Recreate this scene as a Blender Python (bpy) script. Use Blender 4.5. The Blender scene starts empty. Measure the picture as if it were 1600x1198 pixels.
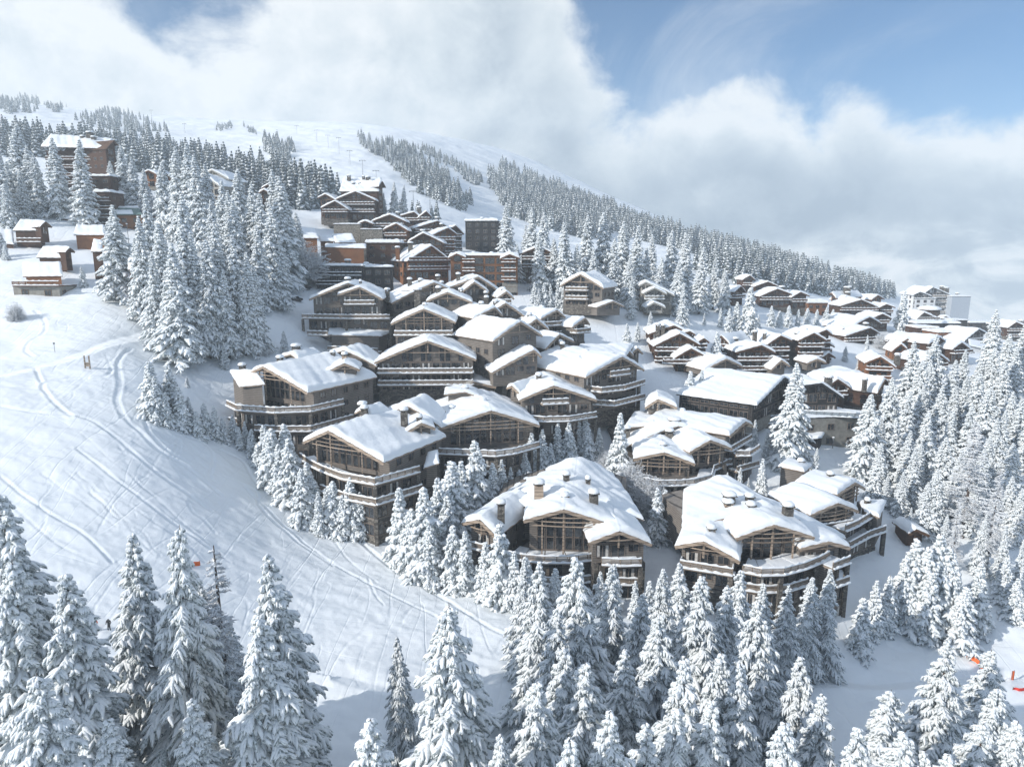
import bpy, math, random
import numpy as np
random.seed(7)
rng = np.random.default_rng(11)
R = math.radians

# ------------------------------------------------------------------ camera, sky, sun, exposure
scene = bpy.context.scene
COL = scene.collection
FOC = 1067.0                       # focal length in pixels of a 1600 px wide picture
PITCH = R(10.6)
cam_data = bpy.data.cameras.new('camera')
cam_data.sensor_width = 36.0
cam_data.lens = 36.0 * FOC / 1600.0
cam_data.clip_start = 1.0
cam_data.clip_end = 9000.0
camera = bpy.data.objects.new('camera', cam_data)
camera.rotation_euler = (R(90) - PITCH, 0, 0)
COL.objects.link(camera)
scene.camera = camera

SUN_EL, SUN_AZ = 25.0, -116.0      # degrees; azimuth measured clockwise from +Y (view direction)
sd = np.array([math.sin(R(SUN_AZ)) * math.cos(R(SUN_EL)), math.cos(R(SUN_AZ)) * math.cos(R(SUN_EL)), math.sin(R(SUN_EL))])
sun_data = bpy.data.lights.new('sun', 'SUN')
sun_data.energy = 4.0
sun_data.angle = R(0.6)
sun_data.color = (1.0, 0.955, 0.90)
sun = bpy.data.objects.new('sun', sun_data)
from mathutils import Vector
sun.rotation_euler = Vector(sd).to_track_quat('Z', 'Y').to_euler()
COL.objects.link(sun)

scene.view_settings.view_transform = 'Standard'
scene.view_settings.look = 'None'
scene.view_settings.exposure = 0.33
scene.view_settings.gamma = 1.0
scene.cycles.use_denoising = True
scene.cycles.max_bounces = 6
scene.cycles.diffuse_bounces = 4
scene.cycles.glossy_bounces = 2
scene.cycles.transmission_bounces = 2
scene.cycles.volume_bounces = 2
scene.cycles.transparent_max_bounces = 8

world = bpy.data.worlds.new('World')
scene.world = world
world.use_nodes = True

class NT:
    """tiny helper to write node graphs"""
    def __init__(s, tree): s.t = tree; s.n = tree.nodes; s.l = tree.links
    def node(s, kind, **kw):
        n = s.n.new(kind)
        for k, v in kw.items(): setattr(n, k, v)
        return n
    def put(s, sock, v):
        if v is None: return
        if hasattr(v, 'is_output'): s.l.new(v, sock)
        else: sock.default_value = v
    def math(s, op, a, b=None, c=None, clamp=False):
        n = s.node('ShaderNodeMath', operation=op, use_clamp=clamp)
        s.put(n.inputs[0], a); s.put(n.inputs[1], b); s.put(n.inputs[2], c)
        return n.outputs[0]
    def mix(s, f, a, b):
        n = s.node('ShaderNodeMix', data_type='RGBA')
        s.put(n.inputs[0], f); s.put(n.inputs[6], a); s.put(n.inputs[7], b)
        return n.outputs[2]
    def ramp(s, f, stops, interp='LINEAR'):
        n = s.node('ShaderNodeValToRGB')
        cr = n.color_ramp; cr.interpolation = interp
        while len(cr.elements) < len(stops): cr.elements.new(0.5)
        for e, (p, c) in zip(cr.elements, stops):
            e.position = p
            e.color = (c, c, c, 1) if isinstance(c, (int, float)) else (*c[:3], 1)
        s.put(n.inputs[0], f)
        return n.outputs[0]
    def noise(s, vec, scale, detail=4, rough=0.55, dist=0.0):
        n = s.node('ShaderNodeTexNoise')
        s.put(n.inputs['Vector'], vec); n.inputs['Scale'].default_value = scale
        n.inputs['Detail'].default_value = detail; n.inputs['Roughness'].default_value = rough
        n.inputs['Distortion'].default_value = dist
        return n.outputs['Fac']
    def maprange(s, v, a, b, c=0.0, d=1.0, smooth=True):
        n = s.node('ShaderNodeMapRange', interpolation_type='SMOOTHSTEP' if smooth else 'LINEAR')
        s.put(n.inputs['Value'], v); n.inputs['From Min'].default_value = a; n.inputs['From Max'].default_value = b
        n.inputs['To Min'].default_value = c; n.inputs['To Max'].default_value = d
        return n.outputs['Result']
    def mapping(s, vec, scale=(1, 1, 1), loc=(0, 0, 0), rot=(0, 0, 0)):
        n = s.node('ShaderNodeMapping')
        s.put(n.inputs['Vector'], vec); n.inputs['Scale'].default_value = scale
        n.inputs['Location'].default_value = loc; n.inputs['Rotation'].default_value = rot
        return n.outputs[0]

def build_world():
    g = NT(world.node_tree); g.n.clear()
    out = g.node('ShaderNodeOutputWorld'); bg = g.node('ShaderNodeBackground'); g.l.new(bg.outputs[0], out.inputs[0])
    sky = g.node('ShaderNodeTexSky', sky_type='NISHITA', sun_disc=False)
    sky.sun_elevation = R(SUN_EL); sky.sun_rotation = R(SUN_AZ)
    sky.altitude = 1850; sky.dust_density = 0.6; sky.ozone_density = 2.0
    tc = g.node('ShaderNodeTexCoord'); gen = tc.outputs['Generated']
    sep = g.node('ShaderNodeSeparateXYZ'); g.l.new(gen, sep.inputs[0])
    x, y, z = sep.outputs
    az = g.math('ARCTAN2', x, y)                                    # radians, 0 = +Y
    el = g.math('ARCSINE', z)
    azn = g.math('MULTIPLY_ADD', az, 1 / 2.0, 0.5, clamp=True)      # -1..1 rad  -> 0..1
    def A(px): return math.atan((px - 800) / 1067) / 2.0 + 0.5
    def E(py): return (399 - py) / 1067.0
    # the height of the top of the cloud deck over the compass, in radians of elevation (value = el + .2)
    pts = [(-900, 40), (0, -60), (110, -10), (190, 40), (300, 88), (390, 72), (480, -5), (600, -60), (760, -40), (850, 60), (920, 140), (975, 188), (1050, 172), (1120, 168), (1190, 200), (1245, 238), (1310, 212), (1400, 250), (1500, 240), (1590, 225), (1800, 220)]
    n = NT.ramp(g, azn, [(min(max(A(p), 0), 1), E(q) + 0.2) for p, q in pts], 'EASE')
    thr = g.math('SUBTRACT', n, 0.2)
    def dens(off):
        lo = lambda a: tuple(x + y for x, y in zip(a, off))
        a = g.noise(g.mapping(gen, (1.0, 1.0, 1.25), lo((0, 0, 0))), 3.4, 3, 0.5, 0.35)
        b = g.noise(g.mapping(gen, (1.0, 1.0, 1.2), lo((3.1, 1.7, 0.4))), 9.0, 10, 0.62, 0.25)
        return a, b, g.math('ADD', g.math('MULTIPLY', g.math('SUBTRACT', a, 0.5), 0.26), g.math('MULTIPLY', g.math('SUBTRACT', b, 0.5), 0.20))
    n1, n2, nn = dens((0, 0, 0))
    _, _, nsun = dens((-0.020, 0.0, 0.030))
    relief = g.math('SUBTRACT', nn, nsun)
    h = g.math('ADD', g.math('SUBTRACT', thr, el), nn)
    deck = g.maprange(h, -0.020, 0.050)
    # thin torn veil above the deck
    vn = g.noise(g.mapping(gen, (1.0, 1.0, 1.6), (0.3, 5.2, 2.2), (0, 0.5, 0)), 2.6, 10, 0.62, 0.9)
    veil = g.maprange(vn, 0.44, 0.72)
    side = g.ramp(azn, [(0.0, 0.9), (A(200), 0.5), (A(500), 0.2), (A(830), 0.35), (A(930), 0.30), (A(1020), 0.75), (A(1150), 0.9), (A(1330), 0.6), (A(1450), 0.22), (A(1600), 0.12), (1.0, 0.2)])
    up = g.maprange(el, 0.55, 0.2)
    veil = g.math('MULTIPLY', g.math('MULTIPLY', veil, side), up)
    # broken high cloud above the view, added to raise the ambient light
    over = g.math('MULTIPLY', g.maprange(n1, 0.38, 0.62), g.maprange(el, 0.42, 0.62))
    cover = g.math('MAXIMUM', g.math('MAXIMUM', deck, g.math('MULTIPLY', veil, 0.85)), g.math('MULTIPLY', over, 0.85))
    # cloud brightness: bright on the sunny left, grey in the middle, bright sea of cloud low on the right
    b = g.ramp(azn, [(A(-900), 0.80), (A(0), 0.84), (A(400), 0.84), (A(650), 0.80), (A(810), 0.62), (A(960), 0.40), (A(1300), 0.36), (A(1600), 0.46), (1.0, 0.6)])
    b2 = g.math('ADD', g.math('ADD', b, g.math('MULTIPLY', g.math('SUBTRACT', n2, 0.5), 0.25)), g.math('MULTIPLY', relief, 3.6))
    edge = g.maprange(h, 0.13, 0.0)                                 # lit rims of the deck
    rightside = g.maprange(azn, A(950), A(1150))
    b3 = g.math('ADD', b2, g.math('MULTIPLY', g.math('MULTIPLY', edge, g.math('SUBTRACT', 1.12, b)), 0.80))
    puff = g.ramp(azn, [(A(980), 0.0), (A(1090), 0.30), (A(1190), 0.30), (A(1260), 0.05), (A(1420), 0.05), (A(1500), 0.30), (A(1640), 0.34), (1.0, 0.1)], 'EASE')
    b3 = g.math('ADD', b3, g.math('MULTIPLY', puff, g.maprange(h, 0.15, 0.03)))
    n3 = g.noise(g.mapping(gen, (1.0, 1.0, 2.4), (0.2, 3.7, 1.4)), 9.0, 9, 0.6, 1.2)
    n4 = g.noise(g.mapping(gen, (1.0, 1.0, 1.4), (1.2, 0.7, 1.4)), 6.0, 5, 0.6, 0.6)
    lowline = g.math('ADD', el, g.math('MULTIPLY', g.math('SUBTRACT', n4, 0.5), 0.12))
    low = g.math('MULTIPLY', g.maprange(lowline, 0.035, -0.012), rightside)
    lowb = g.maprange(g.math('ADD', n3, g.math('MULTIPLY', relief, 2.0)), 0.33, 0.66, 0.46, 0.97)
    mixn = g.node('ShaderNodeMix', data_type='FLOAT'); g.l.new(low, mixn.inputs[0]); g.l.new(b3, mixn.inputs[2]); g.l.new(lowb, mixn.inputs[3])
    bb = g.math('MINIMUM', g.math('MAXIMUM', mixn.outputs[0], 0.30), 0.97)
    cl = g.ramp(bb, [(0.30, (0.33, 0.41, 0.50)), (0.50, (0.47, 0.55, 0.63)), (0.75, (0.70, 0.77, 0.82)), (0.97, (0.92, 0.95, 0.97))])
    skc = g.node('ShaderNodeMix', data_type='RGBA', blend_type='MULTIPLY'); skc.inputs[0].default_value = 1.0
    g.l.new(sky.outputs[0], skc.inputs[6]); g.l.new(g.ramp(el, [(0.0, tuple(SKY_K * v for v in (0.20, 0.44, 0.57))), (0.42, tuple(SKY_K * v for v in (0.17, 0.44, 0.61))), (0.75, tuple(SKY_K * v for v in (1.0, 1.15, 1.2)))]), skc.inputs[7])
    ck = g.node('ShaderNodeMix', data_type='RGBA', blend_type='MULTIPLY'); ck.inputs[0].default_value = 1.0
    g.l.new(cl, ck.inputs[6]); ck.inputs[7].default_value = (CLOUD_K, CLOUD_K, CLOUD_K, 1)
    fin = g.mix(cover, skc.outputs[2], ck.outputs[2])
    g.l.new(fin, bg.inputs[0]); bg.inputs[1].default_value = 1.0
SKY_K = 0.14
CLOUD_K = 0.80
build_world()

# ------------------------------------------------------------------ picture rays <-> the place
cP, sP = math.cos(PITCH), math.sin(PITCH)
def ray(px, py):
    """(X/Y, Z/Y) of the line of sight through a photo pixel"""
    u = (px - 800.0) / FOC; v = (599.0 - py) / FOC
    dy = cP + v * sP
    return u / dy, (-sP + v * cP) / dy
def at(px, py, Y):
    a, s = ray(px, py)
    return np.array([a * Y, Y, s * Y])

# ------------------------------------------------------------------ terrain: measured spots (photo x, photo y, metres away)
SPOTS = [
 (0,620,128),(0,560,150),(0,500,170),(0,455,188),(0,400,215),(0,350,250),(0,300,300),(0,250,420),(0,200,700),(0,158,1150),(0,100,1900),
 (0,760,106),(0,900,86),(0,1100,68),
 (200,455,188),(200,520,166),(200,600,140),(200,700,120),(200,800,104),(200,900,90),(200,1100,70),(200,400,225),(200,360,262),(200,305,330),(200,262,450),(200,225,700),(200,192,1100),(200,130,1900),
 (400,700,146),(400,760,128),(400,900,98),(400,1100,72),(400,610,160),(400,560,172),(400,490,195),(400,440,220),(400,400,250),(400,350,310),(400,305,400),(400,265,600),(400,222,900),(400,185,1400),(400,140,2000),
 (600,840,118),(600,910,102),(600,1100,72),(600,705,148),(600,645,165),(600,605,182),(600,565,197),(600,520,217),(600,462,250),(600,400,300),(600,360,345),(600,325,430),(600,280,600),(600,240,850),(600,205,1200),(600,170,1900),
 (800,910,104),(800,840,120),(800,745,141),(800,665,160),(800,605,182),(800,545,208),(800,482,242),(800,443,272),(800,405,320),(800,372,450),(800,340,650),(800,300,900),(800,258,1300),(800,230,1900),(800,1100,74),
 (1000,920,106),(1000,840,122),(1000,765,141),(1000,665,166),(1000,605,190),(1000,545,216),(1000,492,247),(1000,462,282),(1000,440,335),(1000,402,500),(1000,372,700),(1000,350,950),(1000,325,1350),(1000,1100,76),(1000,330,1900),
 (1200,965,104),(1200,840,124),(1200,705,155),(1200,645,180),(1200,592,210),(1200,542,242),(1200,502,282),(1200,472,335),(1200,442,450),(1200,418,700),(1200,404,950),(1200,400,1100),(1200,440,1900),(1200,1100,84),
 (1400,1005,102),(1400,905,117),(1400,805,136),(1400,705,165),(1400,625,200),(1400,562,252),(1400,522,322),(1400,500,420),(1400,482,560),(1400,463,900),(1400,480,1300),(1400,560,1900),(1400,1100,86),
 (1600,1055,96),(1600,905,115),(1600,805,132),(1600,705,160),(1600,625,200),(1600,565,262),(1600,528,380),(1600,512,500),(1600,530,800),(1600,620,1900),(1600,1150,84),
 (1325,935,106),(1255,962,102),(1384,860,121),(1385,905,115),(1040,880,111),(1350,1050,94),(1300,1090,86),(1500,1100,88),
 (480,725,142),(560,745,138),(700,880,111),(520,655,162),
 (-400,620,128),(-400,455,188),(-400,350,250),(-400,230,420),(-400,170,900),(-400,80,1900),(-400,900,86),
 (2000,905,115),(2000,705,160),(2000,590,262),(2000,560,500),(2000,660,1900),(2000,1100,86),
 (100,1198,62),(800,1198,66),(1500,1198,74),(1500,1150,80),
 (-400,1500,40),(800,1600,40),(2000,1500,40),
]
_P = []
for (px, py, Y) in SPOTS:
    a, s = ray(px, py); _P.append((math.atan(a) * 2.2, math.log(Y), s))
_P = np.array(_P)
def _rbf(r): return np.sqrt(r * r + 0.02)
_D = _rbf(np.hypot(_P[:, None, 0] - _P[None, :, 0], _P[:, None, 1] - _P[None, :, 1]))
_N = len(_P)
_M = np.zeros((_N + 3, _N + 3)); _M[:_N, :_N] = _D - 0.02 * np.eye(_N)
_M[:_N, _N] = 1; _M[:_N, _N + 1] = _P[:, 0]; _M[:_N, _N + 2] = _P[:, 1]; _M[_N:, :_N] = _M[:_N, _N:].T
_W = np.linalg.solve(_M, np.concatenate([_P[:, 2], [0, 0, 0]]))
AZ0, AZ1, NA = -1.0, 1.0, 401
LR0, LR1, NR = math.log(40), math.log(1900), 401
_ga = np.linspace(AZ0, AZ1, NA); _gr = np.linspace(LR0, LR1, NR)
GS = np.zeros((NA, NR))
for i, a in enumerate(_ga):
    d = _rbf(np.hypot(a * 2.2 - _P[:, None, 0], _gr[None, :] - _P[:, None, 1]))
    GS[i] = _W[:_N] @ d + _W[_N] + _W[_N + 1] * a * 2.2 + _W[_N + 2] * _gr
def slope_at(az, Y):
    """ground Z/Y, bilinear in compass angle and log distance"""
    fa = np.clip((np.asarray(az) - AZ0) / (AZ1 - AZ0) * (NA - 1), 0, NA - 1.001)
    fr = np.clip((np.log(np.maximum(Y, 1e-3)) - LR0) / (LR1 - LR0) * (NR - 1), 0, NR - 1.001)
    ia = fa.astype(int); ir = fr.astype(int); ta = fa - ia; tr = fr - ir
    return (GS[ia, ir] * (1 - ta) * (1 - tr) + GS[ia + 1, ir] * ta * (1 - tr) + GS[ia, ir + 1] * (1 - ta) * tr + GS[ia + 1, ir + 1] * ta * tr)
Z_NEAR = slope_at(np.array([0.0]), np.array([40.0]))[0] * 40
def ground(X, Y):
    X = np.atleast_1d(np.asarray(X, float)); Y = np.atleast_1d(np.asarray(Y, float))
    Yc = np.maximum(Y, 40.0)
    az = np.arctan2(X, Yc)
    z = slope_at(az, np.minimum(Yc, 1900.0)) * np.minimum(Yc, 1900.0)
    t = np.clip((Y - 0) / 40.0, 0, 1)
    z = np.where(Y < 40, z * t + (-52.0) * (1 - t), z)
    z = z - np.maximum(Y - 1900, 0) * 0.3
    z = np.where(z > 200, 200 + 110 * np.tanh((z - 200) / 110), z)
    return z
def gz(x, y): return float(ground(x, y)[0])
_LS = np.exp(np.linspace(math.log(48), LR1, 900))
def hit(px, py):
    """where the line of sight through a photo pixel meets the snow"""
    a, s = ray(px, py)
    zs = ground(a * _LS, _LS)
    k = np.nonzero(zs >= s * _LS)[0]
    i = int(k[0]) if len(k) else len(_LS) - 1
    if i > 0 and len(k):
        g0 = zs[i - 1] - s * _LS[i - 1]; g1 = zs[i] - s * _LS[i]
        t = -g0 / (g1 - g0 + 1e-9); Y = _LS[i - 1] + (_LS[i] - _LS[i - 1]) * min(max(t, 0), 1)
    else: Y = _LS[i]
    return np.array([a * Y, Y, s * Y])

# ------------------------------------------------------------------ materials
MATS = {}
def principled(name, rough=0.7, spec=0.3):
    m = bpy.data.materials.new(name); m.use_nodes = True
    g = NT(m.node_tree); b = g.n['Principled BSDF']
    b.inputs['Roughness'].default_value = rough
    b.inputs['Specular IOR Level'].default_value = spec
    MATS[name] = m
    return m, g, b
def add_bump(g, b, h, strength, dist):
    n = g.node('ShaderNodeBump'); n.inputs['Strength'].default_value = strength; n.inputs['Distance'].default_value = dist
    g.l.new(h, n.inputs['Height']); g.l.new(n.outputs[0], b.inputs['Normal'])
def make_materials():
    # snow on ground: wind texture and pressed powder
    m, g, b = principled('snow_ground', 0.62, 0.2)
    geo = g.node('ShaderNodeNewGeometry'); pos = geo.outputs['Position']
    n1 = g.noise(g.mapping(pos, (0.35, 1.1, 0.6), rot=(0, 0, 0.5)), 1.3, 8, 0.6, 0.4)
    n2 = g.noise(pos, 0.05, 3, 0.5)
    n3 = g.noise(g.mapping(pos, (1.2, 0.5, 0.6), rot=(0, 0, 0.62)), 4.5, 4, 0.65, 1.2)
    g.l.new(g.ramp(n2, [(0.3, (0.83, 0.865, 0.88)), (0.7, (0.87, 0.895, 0.905))]), b.inputs['Base Color'])
    hh = g.math('ADD', g.math('MULTIPLY', n1, 0.45), g.math('MULTIPLY', n3, 0.45))
    for (sc, rt, s_, wd, am) in (((1.0, 0.16, 0.4), 0.70, 0.16, 0.016, 0.50), ((0.22, 1.0, 0.4), 0.55, 0.13, 0.012, 0.20), ((1.0, 0.12, 0.4), 0.95, 0.30, 0.020, 0.30)):
        r_ = g.noise(g.mapping(pos, sc, rot=(0, 0, rt)), s_, 1, 0.4)     # thin wandering ski lines
        ln = g.maprange(g.math('ABSOLUTE', g.math('SUBTRACT', r_, 0.5)), 0.0, wd)
        hh = g.math('ADD', hh, g.math('MULTIPLY', ln, am))
    add_bump(g, b, hh, 0.5, 0.17)
    # clean snow on roofs and trees
    m, g, b = principled('snow_roof', 0.6, 0.25)
    geo = g.node('ShaderNodeNewGeometry'); pos = geo.outputs['Position']
    n1 = g.noise(pos, 0.9, 6, 0.55)
    b.inputs['Base Color'].default_value = (0.87, 0.895, 0.905, 1)
    add_bump(g, b, n1, 0.5, 0.25)
    m, g, b = principled('snow_branch', 0.7, 0.15)
    tc = g.node('ShaderNodeTexCoord')
    n1 = g.noise(tc.outputs['Object'], 3.0, 5, 0.6)
    g.l.new(g.ramp(n1, [(0.3, (0.74, 0.78, 0.79)), (0.5, (0.87, 0.895, 0.905))]), b.inputs['Base Color'])
    add_bump(g, b, g.noise(tc.outputs['Object'], 9.0, 3, 0.6), 0.6, 0.12)
    # frosted spruce needles: dark green with rime
    m, g, b = principled('needles', 0.8, 0.2)
    tc = g.node('ShaderNodeTexCoord')
    n1 = g.noise(tc.outputs['Object'], 5.0, 5, 0.7)
    g.l.new(g.ramp(n1, [(0.36, (0.09, 0.115, 0.105)), (0.46, (0.36, 0.40, 0.40)), (0.57, (0.74, 0.78, 0.79))]), b.inputs['Base Color'])
    m, g, b = principled('needles_far', 0.85, 0.1)
    tc = g.node('ShaderNodeTexCoord')
    n1 = g.noise(tc.outputs['Object'], 0.6, 4, 0.7)
    g.l.new(g.ramp(n1, [(0.38, (0.05, 0.065, 0.062)), (0.52, (0.17, 0.195, 0.20)), (0.66, (0.45, 0.48, 0.49))]), b.inputs['Base Color'])
    m, g, b = principled('bark', 0.9, 0.1)
    tc = g.node('ShaderNodeTexCoord')
    n1 = g.noise(g.mapping(tc.outputs['Object'], (3, 3, 0.6)), 3.0, 5, 0.7)
    g.l.new(g.ramp(n1, [(0.35, (0.045, 0.035, 0.03)), (0.6, (0.13, 0.10, 0.085)), (0.75, (0.5, 0.5, 0.5))]), b.inputs['Base Color'])
    m, g, b = principled('frosted_twigs', 0.8, 0.15)
    tc = g.node('ShaderNodeTexCoord')
    n1 = g.noise(tc.outputs['Object'], 4.0, 5, 0.7)
    g.l.new(g.ramp(n1, [(0.34, (0.22, 0.20, 0.19)), (0.45, (0.68, 0.70, 0.72)), (0.6, (0.86, 0.88, 0.89))]), b.inputs['Base Color'])
    def wood(name, c1, c2, plank=5.0, vertical=False):
        m, g, b = principled(name, 0.75, 0.2)
        tc = g.node('ShaderNodeTexCoord'); ob = tc.outputs['Object']
        sc = (1.2, 1.2, 6.0) if not vertical else (5.0, 5.0, 0.6)
        n1 = g.noise(g.mapping(ob, sc), 1.4, 6, 0.65)
        n2 = g.noise(ob, 0.35, 3, 0.5)
        w = g.node('ShaderNodeTexWave', wave_type='BANDS', bands_direction='Z' if not vertical else 'X')
        g.l.new(ob, w.inputs[0]); w.inputs['Scale'].default_value = plank / 6.28; w.inputs['Distortion'].default_value = 0.3
        gap = g.maprange(w.outputs['Fac'], 0.0, 0.16)
        base = g.ramp(g.math('ADD', g.math('MULTIPLY', n1, 0.65), g.math('MULTIPLY', n2, 0.35)), [(0.35, c1), (0.65, c2)])
        dark = tuple(v * 0.45 for v in c1)
        g.l.new(g.mix(gap, (*dark, 1), base), b.inputs['Base Color'])
        add_bump(g, b, gap, 0.5, 0.04)
    wood('timber_grey', (0.145, 0.126, 0.110), (0.27, 0.242, 0.212))
    wood('timber_trim', (0.32, 0.245, 0.185), (0.48, 0.38, 0.29), 3.0)
    wood('timber_rail', (0.25, 0.20, 0.16), (0.38, 0.315, 0.25), 3.0)
    wood('timber_brown', (0.045, 0.024, 0.015), (0.12, 0.060, 0.035))
    wood('timber_brown_trim', (0.07, 0.04, 0.025), (0.17, 0.095, 0.055), 3.0)
    wood('timber_orange', (0.17, 0.075, 0.033), (0.33, 0.15, 0.068))
    wood('timber_orange_trim', (0.12, 0.055, 0.028), (0.26, 0.13, 0.06), 3.0)
    wood('timber_dark', (0.022, 0.021, 0.022), (0.055, 0.052, 0.050))
    wood('timber_pale', (0.34, 0.33, 0.30), (0.50, 0.48, 0.43))
    def stone(name, cs, scale=1.6):
        m, g, b = principled(name, 0.85, 0.2)
        tc = g.node('ShaderNodeTexCoord'); ob = g.mapping(tc.outputs['Object'], (1, 1, 1.7))
        v = g.node('ShaderNodeTexVoronoi'); g.l.new(ob, v.inputs['Vector']); v.inputs['Scale'].default_value = scale
        v2 = g.node('ShaderNodeTexVoronoi', feature='DISTANCE_TO_EDGE'); g.l.new(ob, v2.inputs['Vector']); v2.inputs['Scale'].default_value = scale
        sp = g.node('ShaderNodeSeparateColor'); g.l.new(v.outputs['Color'], sp.inputs[0])
        c = g.ramp(sp.outputs[0], [(0.0, cs[0]), (0.5, cs[1]), (1.0, cs[2])])
        e = g.maprange(v2.outputs['Distance'], 0.0, 0.09)
        g.l.new(g.mix(e, (0.05, 0.048, 0.045, 1), c), b.inputs['Base Color'])
        add_bump(g, b, e, 0.6, 0.06)
    stone('stone', [(0.09, 0.08, 0.07), (0.16, 0.145, 0.125), (0.26, 0.235, 0.20)])
    stone('stone_pale', [(0.22, 0.20, 0.17), (0.32, 0.29, 0.24), (0.42, 0.38, 0.32)], 2.2)
    def plain(name, c1, c2, rough=0.8, scale=1.0, spec=0.3, metallic=0.0):
        m, g, b = principled(name, rough, spec)
        tc = g.node('ShaderNodeTexCoord')
        n1 = g.noise(tc.outputs['Object'], scale, 5, 0.6)
        g.l.new(g.ramp(n1, [(0.35, c1), (0.65, c2)]), b.inputs['Base Color'])
        b.inputs['Metallic'].default_value = metallic
    plain('concrete', (0.20, 0.19, 0.17), (0.30, 0.285, 0.25))
    plain('render_white', (0.62, 0.63, 0.63), (0.72, 0.72, 0.71))
    plain('render_grey', (0.36, 0.40, 0.45), (0.42, 0.46, 0.50))
    plain('lintel_dark', (0.03, 0.028, 0.026), (0.06, 0.055, 0.05))
    plain('window_frame_grey', (0.15, 0.12, 0.10), (0.22, 0.18, 0.15))
    plain('window_frame_brown', (0.13, 0.08, 0.05), (0.22, 0.14, 0.09))
    plain('curtain', (0.45, 0.43, 0.40), (0.62, 0.60, 0.56), 0.9, 3.0)
    plain('metal_grey', (0.14, 0.15, 0.16), (0.22, 0.23, 0.24), 0.5)
    plain('roof_green', (0.10, 0.17, 0.16), (0.14, 0.22, 0.20), 0.6)
    plain('car_paint', (0.012, 0.013, 0.016), (0.02, 0.021, 0.025), 0.3, 1.0, 0.5)
    plain('rubber', (0.015, 0.015, 0.015), (0.03, 0.03, 0.03), 0.9)
    plain('net_orange', (0.75, 0.13, 0.03), (0.82, 0.20, 0.06), 0.8, 6.0)
    plain('net_red', (0.62, 0.04, 0.035), (0.75, 0.08, 0.05), 0.8, 6.0)
    plain('flue', (0.05, 0.05, 0.05), (0.10, 0.10, 0.10), 0.5)
    m, g, b = principled('glass', 0.08, 0.8)
    tc = g.node('ShaderNodeTexCoord')
    n1 = g.noise(tc.outputs['Object'], 0.8, 3, 0.5)
    g.l.new(g.ramp(n1, [(0.42, (0.012, 0.015, 0.018)), (0.62, (0.05, 0.055, 0.06))]), b.inputs['Base Color'])
    m, g, b = principled('glass_balustrade', 0.1, 0.6)
    b.inputs['Base Color'].default_value = (0.25, 0.30, 0.33, 1); b.inputs['Alpha'].default_value = 0.55
make_materials()
M = MATS

# ------------------------------------------------------------------ object helpers
def link(o, parent=None):
    COL.objects.link(o)
    if parent is not None: o.parent = parent
    return o
def tag(o, label=None, cat=None, group=None, kind=None):
    if label: o['label'] = label
    if cat: o['category'] = cat
    if group: o['group'] = group
    if kind: o['kind'] = kind
    return o
def empty(name, loc, label, cat, group=None):
    o = bpy.data.objects.new(name, None); o.location = [float(v) for v in loc]; o.empty_display_size = 0.5
    link(o); return tag(o, label, cat, group)
def mesh_np(name, V, quads=None, tris=None, mats=None, qm=None, tm=None, smooth=False):
    """mesh from numpy arrays"""
    me = bpy.data.meshes.new(name)
    V = np.asarray(V, np.float32).reshape(-1, 3)
    nq = 0 if quads is None else len(quads); nt = 0 if tris is None else len(tris)
    me.vertices.add(len(V)); me.vertices.foreach_set('co', V.ravel())
    loops = []
    if nq: loops.append(np.asarray(quads, np.int32).ravel())
    if nt: loops.append(np.asarray(tris, np.int32).ravel())
    loops = np.concatenate(loops)
    me.loops.add(len(loops)); me.loops.foreach_set('vertex_index', loops)
    me.polygons.add(nq + nt)
    st = np.concatenate([np.arange(nq) * 4, nq * 4 + np.arange(nt) * 3]).astype(np.int32)
    me.polygons.foreach_set('loop_start', st)
    if mats:
        for m in mats: me.materials.append(m)
    if qm is not None or tm is not None:
        mi = np.concatenate([np.zeros(nq, np.int32) if qm is None else np.asarray(qm, np.int32), np.zeros(nt, np.int32) if tm is None else np.asarray(tm, np.int32)])
        me.polygons.foreach_set('material_index', mi)
    me.update(calc_edges=True); me.validate()
    if smooth: me.polygons.foreach_set('use_smooth', np.ones(nq + nt, bool))
    return me
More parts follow.
